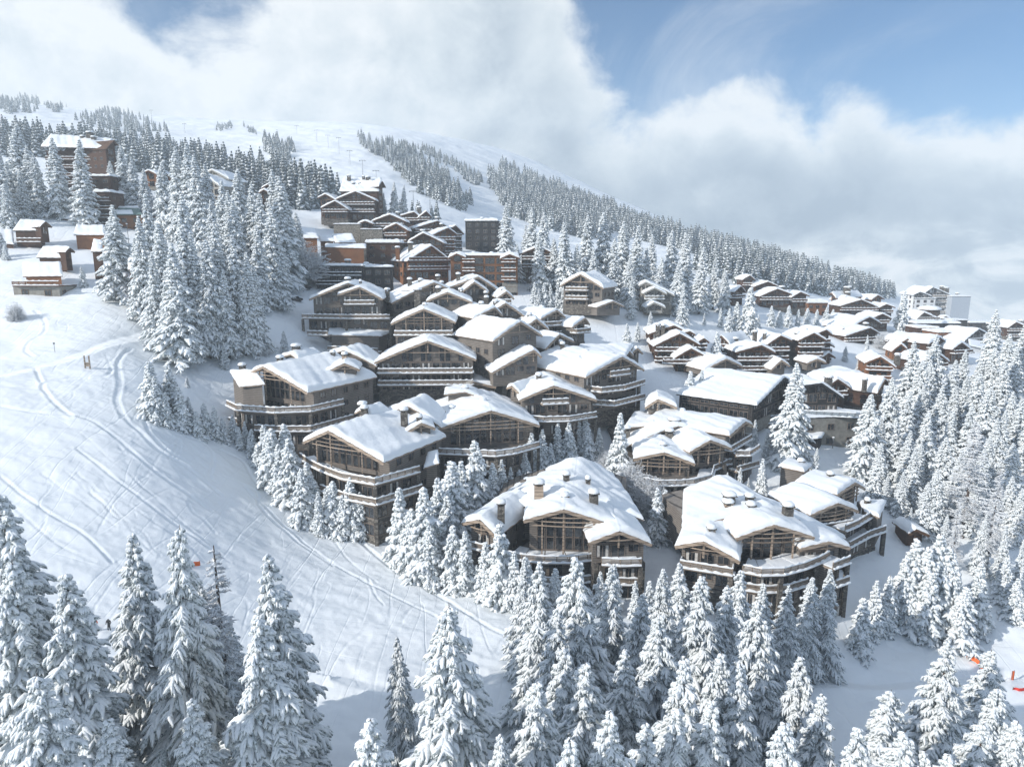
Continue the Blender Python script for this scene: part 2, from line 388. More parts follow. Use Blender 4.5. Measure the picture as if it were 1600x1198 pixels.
class MB:
    """collects shapes of one part and links them as one mesh object"""
    def __init__(s): s.v = []; s.f = []
    def poly(s, pts):
        i = len(s.v); s.v += [tuple(float(c) for c in p) for p in pts]; s.f.append(tuple(range(i, i + len(pts))))
    def prism(s, pts, off):
        """closed prism of a polygon swept along a vector"""
        n = len(pts); i = len(s.v); off = np.asarray(off, float)
        s.v += [tuple(float(c) for c in p) for p in pts] + [tuple(float(c) for c in (np.asarray(p) + off)) for p in pts]
        s.f.append(tuple(range(i, i + n))); s.f.append(tuple(range(i + 2 * n - 1, i + n - 1, -1)))
        for k in range(n):
            j = (k + 1) % n; s.f.append((i + k, i + n + k, i + n + j, i + j))
    def obox(s, c, ax, ay, az, hx, hy, hz):
        """box at centre c with unit axes and half sizes"""
        c = np.asarray(c, float); ax, ay, az = (np.asarray(a, float) for a in (ax, ay, az))
        p = [c - ax * hx - ay * hy - az * hz, c + ax * hx - ay * hy - az * hz, c + ax * hx + ay * hy - az * hz, c - ax * hx + ay * hy - az * hz]
        s.prism(p, az * hz * 2)
    def beam(s, a, b, w, h):
        """rectangular beam from a to b"""
        a = np.asarray(a, float); b = np.asarray(b, float); d = b - a; L = np.linalg.norm(d)
        if L < 1e-6: return
        d = d / L; up = np.array([0, 0, 1.0])
        if abs(d[2]) > 0.95: up = np.array([1.0, 0, 0])
        sx = np.cross(d, up); sx /= np.linalg.norm(sx); uz = np.cross(sx, d)
        s.obox((a + b) / 2, sx, uz, d, w / 2, h / 2, L / 2)
    def tube(s, pts, r, k=8):
        pts = [np.asarray(p, float) for p in pts]; rs = r if isinstance(r, (list, tuple)) else [r] * len(pts)
        i0 = len(s.v)
        for q, p in enumerate(pts):
            d = pts[min(q + 1, len(pts) - 1)] - pts[max(q - 1, 0)]; d = d / (np.linalg.norm(d) + 1e-9)
            up = np.array([0, 0, 1.0]) if abs(d[2]) < 0.9 else np.array([1.0, 0, 0])
            a = np.cross(d, up); a /= np.linalg.norm(a); b = np.cross(a, d)
            for j in range(k):
                t = 2 * math.pi * j / k; s.v.append(tuple(p + (a * math.cos(t) + b * math.sin(t)) * rs[q]))
        for q in range(len(pts) - 1):
            for j in range(k):
                j2 = (j + 1) % k; s.f.append((i0 + q * k + j, i0 + q * k + j2, i0 + (q + 1) * k + j2, i0 + (q + 1) * k + j))
        s.f.append(tuple(i0 + j for j in range(k))[::-1]); e = i0 + (len(pts) - 1) * k
        s.f.append(tuple(e + j for j in range(k)))
    def grid(s, G, closed=False):
        n, m = G.shape[:2]; i0 = len(s.v)
        s.v += [tuple(p) for p in G.reshape(-1, 3).tolist()]
        for a in range(n - 1):
            for b in range(m - 1):
                s.f.append((i0 + a * m + b, i0 + (a + 1) * m + b, i0 + (a + 1) * m + b + 1, i0 + a * m + b + 1))
    def build(s, name, mat, parent=None, loc=(0, 0, 0), smooth=False):
        me = bpy.data.meshes.new(name)
        L = np.asarray(loc, float)
        v = [(p[0] - L[0], p[1] - L[1], p[2] - L[2]) for p in s.v]
        me.from_pydata(v, [], s.f); me.materials.append(mat)
        if smooth: me.polygons.foreach_set('use_smooth', np.ones(len(me.polygons), bool))
        me.update()
        o = bpy.data.objects.new(name, me); link(o, parent)
        if parent is None: o.location = [float(c) for c in L]
        return o

# ------------------------------------------------------------------ the snow ground, with ski tracks pressed into it
TRACKS = [  # photo pixels along each ski track, half width in m
 ([(175,575),(160,590),(72,598),(76,618),(92,636),(112,652)], 0.55), ([(55,577),(65,598)], 0.5),
 ([(205,545),(186,566),(189,600),(184,625),(196,655),(215,672),(245,702),(290,730),(318,752),(345,775)], 0.55),
 ([(200,545),(182,568),(184,600),(179,626),(190,655)], 0.4),
 ([(225,655),(235,680),(262,706),(300,728)], 0.45), ([(278,688),(275,705),(264,718)], 0.35), ([(282,690),(280,708),(270,720)], 0.35),
 ([(225,655),(290,683),(325,700),(334,720),(328,745),(344,757)], 0.45),
 ([(335,700),(375,718),(392,745),(402,760)], 0.45), ([(55,490),(70,506),(69,522),(45,535),(40,548),(52,557)], 0.5),
 ([(0,635),(60,646),(110,650),(150,662),(200,700),(240,735),(330,800)], 0.45), ([(165,555),(175,580)], 0.3),
 ([(0,745),(60,790),(130,835),(175,880)], 0.35), ([(20,790),(90,850),(150,880)], 0.28),
 ([(560,840),(620,890),(690,930),(760,975),(810,1000)], 0.5), ([(380,760),(480,850),(560,900),(680,960)], 0.35), ([(340,740),(400,770),(410,800),(520,880)], 0.35),
 ([(575,900),(585,925),(600,945)], 0.3), ([(120,700),(220,780),(330,860)], 0.35), ([(210,750),(300,830),(360,880)], 0.3),
]
_tr = random.Random(21)
for _k in range(12):      # faint older tracks wandering down the piste
    x, y = _tr.uniform(60, 420), _tr.uniform(600, 800); dx = _tr.uniform(14, 30); q = [(x, y)]
    for _i in range(_tr.randint(4, 8)): 
        x += dx + _tr.uniform(-8, 8); y += dx * _tr.uniform(0.5, 1.1) + _tr.uniform(-4, 4); q.append((x, y))
    TRACKS.append((q, _tr.uniform(0.16, 0.3)))
PISTES = [([(-60,600),(0,588),(60,575),(120,558),(180,535),(245,516)], 2.6, 0.5),   # groomed path: half width m, cut m
          ([(530,1060),(620,1085),(720,1110),(800,1120)], 1.0, 0.35), ([(1280,1068),(1400,1072),(1560,1062)], 1.4, 0.5)]
def noise2(X, Y, seed, base, octs=4, gain=0.5):
    """cheap value noise in numpy"""
    out = np.zeros_like(X); amp = 1.0
    for o in range(octs):
        f = base * 2 ** o; r = np.random.default_rng(seed + o); T = r.random((256, 256))
        x = X * f + 37.1 * o; y = Y * f + 11.3 * o
        ix = np.floor(x).astype(int); iy = np.floor(y).astype(int); fx = x - ix; fy = y - iy
        fx = fx * fx * (3 - 2 * fx); fy = fy * fy * (3 - 2 * fy)
        a = T[ix % 256, iy % 256]; b = T[(ix + 1) % 256, iy % 256]; c = T[ix % 256, (iy + 1) % 256]; d = T[(ix + 1) % 256, (iy + 1) % 256]
        out += amp * ((a * (1 - fx) + b * fx) * (1 - fy) + (c * (1 - fx) + d * fx) * fy - 0.5); amp *= gain
    return out
def build_ground():
    az = np.concatenate([np.linspace(-2.6, -0.82, 40)[:-1], np.linspace(-0.82, 0.82, 960), np.linspace(0.82, 2.6, 40)[1:]])
    rr = np.concatenate([np.linspace(2, 60, 24)[:-1], np.linspace(60, 210, 470)[:-1], np.exp(np.linspace(math.log(210), math.log(1750), 320))])
    A, Q = np.meshgrid(az, rr, indexing='ij')
    # rings are rings of equal forward distance in view, true circles behind
    X = np.where(np.abs(A) < 0.95, np.tan(np.clip(A, -0.95, 0.95)) * Q, 0); Y = np.where(np.abs(A) < 0.95, Q, 0)
    k = np.abs(A) >= 0.95
    rad = Q / math.cos(0.95) * np.clip(1 - (np.abs(A) - 0.95) * 0.75, 0.6, 1)
    X = np.where(k, np.sin(A) * rad, X); Y = np.where(k, np.cos(A) * rad, Y)
    Z = ground(X.ravel(), Y.ravel()).reshape(X.shape)
    near = np.clip((260 - Y) / 120, 0, 1)
    Z += noise2(X, Y, 5, 0.035, 4) * np.clip(Q / 120, 0.5, 3.5) * 0.9
    Z += noise2(X * 0.5 + Y * 0.2, Y, 15, 0.35, 4, 0.55) * 0.34 * near
    Z += noise2(X, Y, 25, 1.3, 2) * 0.06 * near
    for path, hw, cut in PISTES:
        P = np.array([hit(*p) for p in path])
        Z = groove(X, Y, Z, P, hw, cut, True)
    for path, hw in TRACKS:
        path = [q for q in path if q[1] < 1150]
        P = np.array([hit(*p) for p in path])
        Z = groove(X, Y, Z, P, hw * 0.62, 0.17 if hw > 0.3 else 0.09, False)
    na, nr = X.shape
    V = np.stack([X, Y, Z], -1).reshape(-1, 3)
    i = np.arange(na - 1)[:, None] * nr + np.arange(nr - 1)[None, :]
    q = np.stack([i, i + nr, i + nr + 1, i + 1], -1).reshape(-1, 4)
    q = q[:, ::-1]
    me = mesh_np('snow_ground', V, quads=q[:, ::-1], mats=[M['snow_ground']], smooth=True)
    o = bpy.data.objects.new('snow_ground', me); link(o); tag(o, kind='structure')
def groove(X, Y, Z, P, hw, cut, flat):
    # smooth the polyline first
    pts = [P[0]]
    for a, b, c, d in zip([P[0]] + list(P[:-2]), P[:-1], P[1:], list(P[2:]) + [P[-1]]):
        for t in np.linspace(0, 1, 7)[1:]:
            pts.append(0.5 * ((2 * b) + (-a + c) * t + (2 * a - 5 * b + 4 * c - d) * t * t + (-a + 3 * b - 3 * c + d) * t ** 3))
    P = np.array(pts)
    x0, x1 = P[:, 0].min() - 6, P[:, 0].max() + 6; y0, y1 = P[:, 1].min() - 6, P[:, 1].max() + 6
    msk = (X > x0) & (X < x1) & (Y > y0) & (Y < y1)
    xs, ys = X[msk], Y[msk]; best = np.full(xs.shape, 1e9)
    sgn = np.zeros(xs.shape); 
    for a, b in zip(P[:-1], P[1:]):
        d = b[:2] - a[:2]; L2 = d @ d + 1e-9
        t = np.clip(((xs - a[0]) * d[0] + (ys - a[1]) * d[1]) / L2, 0, 1)
        dx = xs - a[0] - t * d[0]; dy = ys - a[1] - t * d[1]; dd = np.hypot(dx, dy)
        s = (d[0] * dy - d[1] * dx) / (np.sqrt(L2) * (dd + 1e-6))
        u = dd < best; best = np.where(u, dd, best); sgn = np.where(u, s, sgn)
    z = Z[msk]
    if flat:
        prof = np.where(best < hw, -cut * sgn * best / hw, -cut * np.sign(sgn) * np.exp(-(best - hw) / 1.6) * 1.0)
        z = z + prof
    else:
        z = z - cut * np.exp(-(best / hw) ** 2) + cut * 0.5 * np.exp(-((best - hw * 1.9) / (hw * 0.6)) ** 2)
    Z = Z.copy(); Z[msk] = z
    return Z
build_ground()
# ------------------------------------------------------------------ snow-laden spruces
def tubes(C, W, H, K, side, zlift, jit, r):
    """batch of lumpy flattened tubes. C: N,S,3 centre lines, W,H: N,S radii, side: N,3 horizontal side directions"""
    N, S, _ = C.shape
    th = 2 * np.pi * (np.arange(K) + 0.5) / K
    ct, st = np.cos(th), np.sin(th)
    j = 1 + jit * (r.random((N, S, K)) - 0.5) * 2
    V = (C[:, :, None, :] + side[:, None, None, :] * (W[:, :, None] * ct[None, None, :] * j)[..., None])
    V[..., 2] += H[:, :, None] * st[None, None, :] * j + zlift
    base = (np.arange(N) * S * K)[:, None, None]
    a = np.arange(S - 1)[None, :, None] * K; k = np.arange(K)[None, None, :]; k2 = (k + 1) % K
    q = np.stack(np.broadcast_arrays(base + a + k, base + a + k2, base + a + K + k2, base + a + K + k), -1).reshape(-1, 4)
    return V.reshape(-1, 3), q
def spruce_meshes(name, H, Rad, seed, whorl, nb, twigs, K=6, S=5, snow=1.0, shape=0.85, droop=0.5, skirt=0.06, keep=0.95, fine=1.0):
    r = np.random.default_rng(seed)
    zs = []; z = skirt * H
    while z < H * 0.985:
        zs.append(z); t = z / H; z += whorl * (1.15 - 0.55 * t)
    B0, D, L, BZ = [], [], [], []
    bulge = r.random(6) * 6.28
    for z in zs:
        t = z / H
        n = nb if t < 0.8 else max(4, nb - 1)
        prof = (1 - t) ** shape * (1.0 if t > 0.12 else 0.75 + 2.0 * t) + 0.02
        ph0 = r.random() * 6.28
        for i in range(n):
            if r.random() > keep: continue
            ph = ph0 + 6.283 * i / n + r.normal() * 0.22
            dirmod = 1 + 0.14 * math.sin(ph * 2 + bulge[0] + t * 5) + 0.10 * math.sin(ph * 3 + bulge[1] - t * 9)
            ln = Rad * prof * dirmod * (0.62 + 0.55 * r.random())
            B0.append([0, 0, z + r.normal() * 0.12 * whorl]); D.append([math.cos(ph), math.sin(ph)]); L.append(max(ln, 0.18)); BZ.append(t)
    B0 = np.array(B0); D = np.array(D); L = np.array(L); BZ = np.array(BZ); N = len(L)
    dr = droop * (0.75 + 0.5 * r.random(N)) * (1.15 - 0.75 * BZ)
    def curve(tt, rise=0.10):      # point on each branch for parameter array tt (N,k)
        rad = L[:, None] * tt
        P = np.zeros(tt.shape + (3,))
        P[..., 0] = D[:, 0:1] * rad; P[..., 1] = D[:, 1:2] * rad
        P[..., 2] = B0[:, 2:3] + L[:, None] * (rise * tt - dr[:, None] * tt ** 1.6 + 0.10 * np.maximum(tt - 0.75, 0))
        return P
    Vs, Qs, Vn, Qn = [], [], [], []; cs = cn = 0
    side = np.stack([-D[:, 1], D[:, 0], np.zeros(N)], 1)
    T = np.linspace(0.06, 1.0, S + 1)[None, :].repeat(N, 0)
    C = curve(T)
    C += r.normal(size=C.shape) * 0.02 * L[:, None, None]
    wprof = np.sin(np.pi * np.clip(T ** 0.85 * 0.9 + 0.08, 0, 1)) ** 0.7
    Wm = (0.075 * L[:, None] + 0.055) * wprof * (0.8 + 0.5 * r.random(T.shape)) * (1.35 if twigs == 0 else fine)
    Wm[:, -1] *= 0.25
    # snow on the main bough
    V, Q = tubes(C, Wm * snow, Wm * 0.62 * snow, K, side, 0.05, 0.28, r); Vs.append(V); Qs.append(Q + cs); cs += len(V)
    V, Q = tubes(C, Wm * 1.12 + 0.03, Wm * 0.9, max(4, K - 2), side, -0.09 - 0.02 * H / 20, 0.45, r); Vn.append(V); Qn.append(Q + cn); cn += len(V)
    for s in range(twigs):
        t0 = 0.24 + 0.68 * (s + 0.5) / twigs
        for sg in (-1, 1):
            tb = np.clip(t0 + r.normal(size=N) * 0.035, 0.1, 0.97)
            P0 = curve(tb[:, None])[:, 0]
            tl = L * (0.36 * (1 - 0.62 * abs(t0 - 0.42) / 0.58)) * (0.7 + 0.6 * r.random(N)) + 0.08
            ang = 0.85 + 0.25 * r.normal(size=N)
            dx = D[:, 0] * np.cos(ang) - sg * D[:, 1] * np.sin(ang); dy = D[:, 1] * np.cos(ang) + sg * D[:, 0] * np.sin(ang)
            TT = np.linspace(0, 1, 4)[None, :].repeat(N, 0)
            C2 = np.zeros((N, 4, 3))
            C2[..., 0] = P0[:, 0:1] + dx[:, None] * tl[:, None] * TT; C2[..., 1] = P0[:, 1:2] + dy[:, None] * tl[:, None] * TT
            C2[..., 2] = P0[:, 2:3] - tl[:, None] * (0.35 + 0.5 * r.random(N)[:, None]) * TT ** 1.4 - 0.02
            sd2 = np.stack([-dy, dx, np.zeros(N)], 1)
            w = fine * (0.15 * tl[:, None] + 0.055) * np.array([0.75, 1.1, 1.0, 0.28])[None, :] * (0.75 + 0.55 * r.random((N, 4)))
            ks = r.random(N) < 0.90
            V, Q = tubes(C2[ks], w[ks] * snow, w[ks] * 0.7 * snow, max(4, K - 1), sd2[ks], 0.04, 0.3, r); Vs.append(V); Qs.append(Q + cs); cs += len(V)
            V, Q = tubes(C2, w * 1.15 + 0.02, w * 0.95, 4, sd2, -0.08, 0.5, r); Vn.append(V); Qn.append(Q + cn); cn += len(V)
    # snow tip
    me_s = mesh_np(name + '_snow', np.concatenate(Vs), quads=np.concatenate(Qs), mats=[M['snow_branch']], smooth=True)
    # leader with a snowy tip joins the crown
    me_n = mesh_np(name + '_crown', np.concatenate(Vn), quads=np.concatenate(Qn), mats=[M['needles']], smooth=False)
    b = MB(); rt = 0.012 * H + 0.04
    b.tube([(0, 0, -1.5), (0, 0, H * 0.3), (0, 0, H * 0.7), (0, 0, H * 0.93), (0, 0, H * 0.99)], [rt * 1.15, rt, rt * 0.55, 0.05, 0.02], 7)
    me_t = bpy.data.meshes.new(name + '_trunk'); me_t.from_pydata(b.v, [], b.f); me_t.materials.append(M['bark'])
    return dict(H=H, R=Rad, parts=[('trunk', me_t, None), ('crown', me_n, None), ('snow', me_s, 'crown')])
def larch_meshes(name, H, Rad, seed, nb=170, up=0.0, frost=0.05):
    """bare larch: thin boughs edged with rime and small twigs"""
    r = np.random.default_rng(seed)
    z = H * (0.16 + 0.82 * (np.arange(nb) + r.random(nb)) / nb); t = z / H; ph = r.random(nb) * 6.283
    L = Rad * (1 - t) ** 0.75 * (0.6 + 0.5 * r.random(nb)) * np.clip(t * 4, 0.5, 1) + 0.15
    D = np.stack([np.cos(ph), np.sin(ph)], 1)
    def curve(tt):
        P = np.zeros(tt.shape + (3,)); P[..., :2] = D[:, None, :] * (L[:, None] * tt)[..., None]
        P[..., 2] = z[:, None] + L[:, None] * (up * tt - (0.28 - up * 0.3) * tt ** 2 + 0.16 * tt ** 4)
        return P
    T = np.linspace(0.0, 1, 6)[None].repeat(nb, 0); side = np.stack([-D[:, 1], D[:, 0], 0 * t], 1)
    w = (frost + 0.012 * L[:, None]) * np.linspace(1.2, 0.5, 6)[None] * (0.7 + 0.6 * r.random((nb, 6)))
    Vs, Qs, c = [], [], 0
    V, Q = tubes(curve(T), w, w * 1.1, 5, side, 0.02, 0.3, r); Vs.append(V); Qs.append(Q); c = len(V)
    for s in range(9):
        for sg in (-1, 1):
            tb = np.clip(0.15 + 0.82 * (s + r.random(nb)) / 9, 0, 1); P0 = curve(tb[:, None])[:, 0]
            tl = L * 0.24 * (0.5 + 0.8 * r.random(nb)) + 0.1; ang = 0.95
            dx = D[:, 0] * math.cos(ang) - sg * D[:, 1] * math.sin(ang); dy = D[:, 1] * math.cos(ang) + sg * D[:, 0] * math.sin(ang)
            TT = np.linspace(0, 1, 3)[None].repeat(nb, 0); C2 = np.zeros((nb, 3, 3))
            C2[..., 0] = P0[:, 0:1] + dx[:, None] * tl[:, None] * TT; C2[..., 1] = P0[:, 1:2] + dy[:, None] * tl[:, None] * TT
            C2[..., 2] = P0[:, 2:3] + tl[:, None] * (r.normal(size=nb)[:, None] * 0.25 - 0.12) * TT
            sd2 = np.stack([-dy, dx, 0 * dx], 1); w2 = np.full((nb, 3), frost * 0.72) * np.array([1, 0.95, 0.5])
            V, Q = tubes(C2, w2, w2, 4, sd2, 0, 0.3, r); Vs.append(V); Qs.append(Q + c); c += len(V)
    me_c = mesh_np(name + '_crown', np.concatenate(Vs), quads=np.concatenate(Qs), mats=[M['frosted_twigs']], smooth=True)
    b = MB(); rt = 0.011 * H + 0.05
    b.tube([(0, 0, -1.5), (0, 0, H * 0.3), (0.1, 0, H * 0.7), (0, 0, H)], [rt * 1.15, rt, rt * 0.55, 0.03], 7)
    me_t = bpy.data.meshes.new(name + '_trunk'); me_t.from_pydata(b.v, [], b.f); me_t.materials.append(M['bark'])
    return dict(H=H, R=Rad, parts=[('trunk', me_t, None), ('crown', me_c, None)])
def bush_meshes(name, H, Rad, seed):
    """round leafless birch, all rime"""
    r = np.random.default_rng(seed); Vs, Qs, c = [], [], 0
    n = 420
    ph = r.random(n) * 6.283; el = np.arccos(1 - r.random(n) * 1.05) ; L = (0.55 + 0.5 * r.random(n))
    tip = np.stack([np.cos(ph) * np.sin(el) * Rad * L, np.sin(ph) * np.sin(el) * Rad * L, H * (0.12 + 0.88 * np.cos(el).clip(0, 1) * L)], 1)
    root = tip * np.array([0.25, 0.25, 0.0]) + np.stack([0 * ph, 0 * ph, H * 0.1 + tip[:, 2] * 0.35], 1)
    TT = np.linspace(0, 1, 5)[None, :, None]
    C = root[:, None] * (1 - TT) + tip[:, None] * TT + r.normal(size=(n, 5, 3)) * 0.03 * Rad
    side = np.stack([-np.sin(ph), np.cos(ph), 0 * ph], 1); w = np.full((n, 5), 0.05) * np.array([1.1, 1.2, 1.1, 0.9, 0.4])
    V, Q = tubes(C, w, w, 4, side, 0, 0.4, r); Vs.append(V); Qs.append(Q); c = len(V)
    for s in range(10):
        k = 1 + s % 4; P0 = C[:, k] ; d = r.normal(size=(n, 3)); d /= np.linalg.norm(d, axis=1)[:, None]; d[:, 2] = abs(d[:, 2]) * 0.6
        C2 = P0[:, None] + d[:, None] * (0.22 * Rad * TT[:, :3] * 2)
        sd2 = np.cross(d, [0, 0, 1.0]); sd2 /= np.linalg.norm(sd2, axis=1)[:, None] + 1e-6
        w2 = np.full((n, 3), 0.032); V, Q = tubes(C2, w2, w2, 3, sd2, 0, 0.4, r); Vs.append(V); Qs.append(Q + c); c += len(V)
    me_c = mesh_np(name + '_crown', np.concatenate(Vs), quads=np.concatenate(Qs), mats=[M['frosted_twigs']], smooth=False)
    b = MB(); b.tube([(0, 0, -0.8), (0.05, 0, H * 0.25), (0, 0.05, H * 0.6)], [0.14, 0.1, 0.05], 6)
    me_t = bpy.data.meshes.new(name + '_trunk'); me_t.from_pydata(b.v, [], b.f); me_t.materials.append(M['bark'])
    return dict(H=H, R=Rad, parts=[('trunk', me_t, None), ('crown', me_c, None)])

KINDS = {}
KINDS['near'] = [spruce_meshes('spruce_near', 24, 5.0 + 0.3 * k, 100 + k, 0.62, 6, 7, 7, 6, 1.0, 0.78, 0.66 + 0.07 * k, fine=0.78) for k in range(4)]
KINDS['tall'] = [spruce_meshes('spruce_tall', 20, 3.4 + 0.3 * k, 200 + k, 0.66, 7, 3, 6, 4, 1.25, 0.80, 0.5 + 0.08 * k, 0.10) for k in range(4)]
KINDS['small'] = [spruce_meshes('spruce_small', 9, 1.95 + 0.22 * k, 300 + k, 0.48, 7, 2, 6, 3, 1.4, 0.75, 0.42 + 0.08 * k, 0.03, 0.94) for k in range(5)]
KINDS['far'] = [spruce_meshes('spruce_far', 16, 2.6 + 0.25 * k, 400 + k, 0.95, 6, 1, 5, 3, 1.35, 0.8, 0.5, 0.08) for k in range(4)]
KINDS['larch'] = [larch_meshes('larch', 22, 4.6, 500, 190, 0.12, 0.075), larch_meshes('larch', 15, 2.0, 501, 110, 0.0, 0.05)]
KINDS['bush'] = [bush_meshes('bush', 6, 2.8, 600)]
TREE_LOG = []
def plant(kind, x, y, z, h, fat=1.0, rot=None, var=None, lean=0.0, name=None):
    """one tree: an Empty at its foot with trunk, crown and the snow on the crown"""
    src = KINDS[kind]; v = src[(len(TREE_LOG) * 7 + 3) % len(src) if var is None else var]
    nm = name or {'larch': 'larch_tree', 'bush': 'birch_bush'}.get(kind, 'spruce_tree')
    e = bpy.data.objects.new(nm, None); e.empty_display_size = 0.5
    e.location = (float(x), float(y), float(z)); s = h / v['H']
    ro = rot if rot is not None else random.random() * 6.28
    e.rotation_euler = (lean * math.cos(ro), lean * math.sin(ro), ro)
    e.scale = (s * fat, s * fat, s)
    link(e); made = {}
    for pn, me, par in v['parts']:
        o = bpy.data.objects.new(pn, me); link(o, made.get(par, e)); made[pn] = o
    TREE_LOG.append(e)
    return e
ORD = ['first', 'second', 'third', 'fourth', 'fifth', 'sixth', 'seventh', 'eighth', 'ninth', 'tenth', 'eleventh', 'twelfth', 'thirteenth', 'fourteenth', 'fifteenth', 'sixteenth', 'seventeenth', 'eighteenth', 'nineteenth', 'twentieth',
       'twenty-first', 'twenty-second', 'twenty-third', 'twenty-fourth', 'twenty-fifth', 'twenty-sixth', 'twenty-seventh', 'twenty-eighth', 'twenty-ninth', 'thirtieth']
for tens in ('thirty', 'forty', 'fifty', 'sixty', 'seventy'):
    if tens != 'thirty': ORD.append({'forty': 'fortieth', 'fifty': 'fiftieth', 'sixty': 'sixtieth', 'seventy': 'seventieth'}[tens])
    ORD += [tens + '-' + o for o in ORD[:9]]
def name_grove(trees, place, group, what='snow-laden spruce', cat='tree'):
    """label the trees of one grove by their order from the left in the picture"""
    tr = sorted(trees, key=lambda e: e.location.x / max(e.location.y, 1))
    n = len(tr)
    hs = sorted(e.scale[2] for e in tr)
    for i, e in enumerate(tr):
        if n == 1: lab = '%s %s' % (what, place)
        elif i == 0: lab = '%s, leftmost of those %s' % (what, place)
        elif i == n - 1: lab = '%s, rightmost of those %s' % (what, place)
        else: lab = '%s, %s from left %s' % (what, ORD[i], place)
        tag(e, lab, cat, group)
def grove(spec, place, group, kind='small', what='snow-laden spruce', fat=1.0):
    """spec: (top x, top y, base y) or (top x, top y, base y, fat) in photo pixels"""
    out = []
    for t in spec:
        px, ty, by = t[:3]; f = t[3] if len(t) > 3 else fat
        p = hit(px, by); a, s = ray(px, ty)
        h = s * p[1] - p[2]
        out.append(plant(kind, p[0], p[1], gz(p[0], p[1]) - 0.1, h, f * random.uniform(0.92, 1.1)))
    name_grove(out, place, group, what)
    return out
def grove_d(spec, place, group, kind='near', what='tall snow-laden spruce', fat=1.0, lean=0.0):
    """spec: (top x, top y, metres away) : the foot is hidden below the picture or behind things"""
    out = []
    for t in spec:
        px, ty, Y = t[:3]; f = t[3] if len(t) > 3 else fat; var = t[4] if len(t) > 4 else None
        p = at(px, ty, Y); g = gz(p[0], p[1]); h = p[2] - g
        out.append(plant(kind, p[0], p[1], g - 0.2, h, f * (24.0 / max(h, 8)) ** 0.35 if kind == 'near' else f, var=var, lean=random.uniform(-0.045, 0.045)))
    name_grove(out, place, group, what)
    return out
# ------------------------------------------------------------------ chalets
STY = {
 'grey':   dict(wall='timber_grey', trim='timber_trim', rail='timber_rail', base='stone', frame='window_frame_grey'),
 'brown':  dict(wall='timber_brown', trim='timber_brown_trim', rail='timber_brown_trim', base='stone', frame='window_frame_brown'),
 'orange': dict(wall='timber_orange', trim='timber_orange_trim', rail='timber_orange_trim', base='concrete', frame='window_frame_brown'),
 'dark':   dict(wall='timber_dark', trim='timber_dark', rail='timber_dark', base='concrete', frame='window_frame_grey'),
 'pale':   dict(wall='timber_pale', trim='timber_pale', rail='timber_pale', base='stone_pale', frame='window_frame_grey'),
 'white':  dict(wall='render_white', trim='timber_dark', rail='timber_rail', base='render_white', frame='window_frame_grey'),
 'concrete': dict(wall='concrete', trim='timber_dark', rail='timber_dark', base='concrete', frame='lintel_dark'),
}
_ns = [0]
def soft_noise(x, y, seed):
    a = 0.0
    for k in range(4):
        f = (0.35, 0.7, 1.35, 2.4)[k]; w = (0.5, 0.28, 0.16, 0.10)[k]
        a += w * math.sin(x * f * (1.1 + 0.1 * k) + seed * (k + 1.3)) * math.cos(y * f + seed * 2.1 * (k + 0.7))
    return a
def edge_samples(L, fine=0.9):
    """metres along an edge, packed near both ends where the snow rounds off"""
    e = [0, 0.05, 0.16, 0.34, 0.6, 0.95]
    e = [v for v in e if v < L * 0.45]
    mid = list(np.linspace(e[-1], L - e[-1], max(3, int(L / fine)))[1:-1])
    return np.array(e + mid + [L - v for v in reversed(e)])
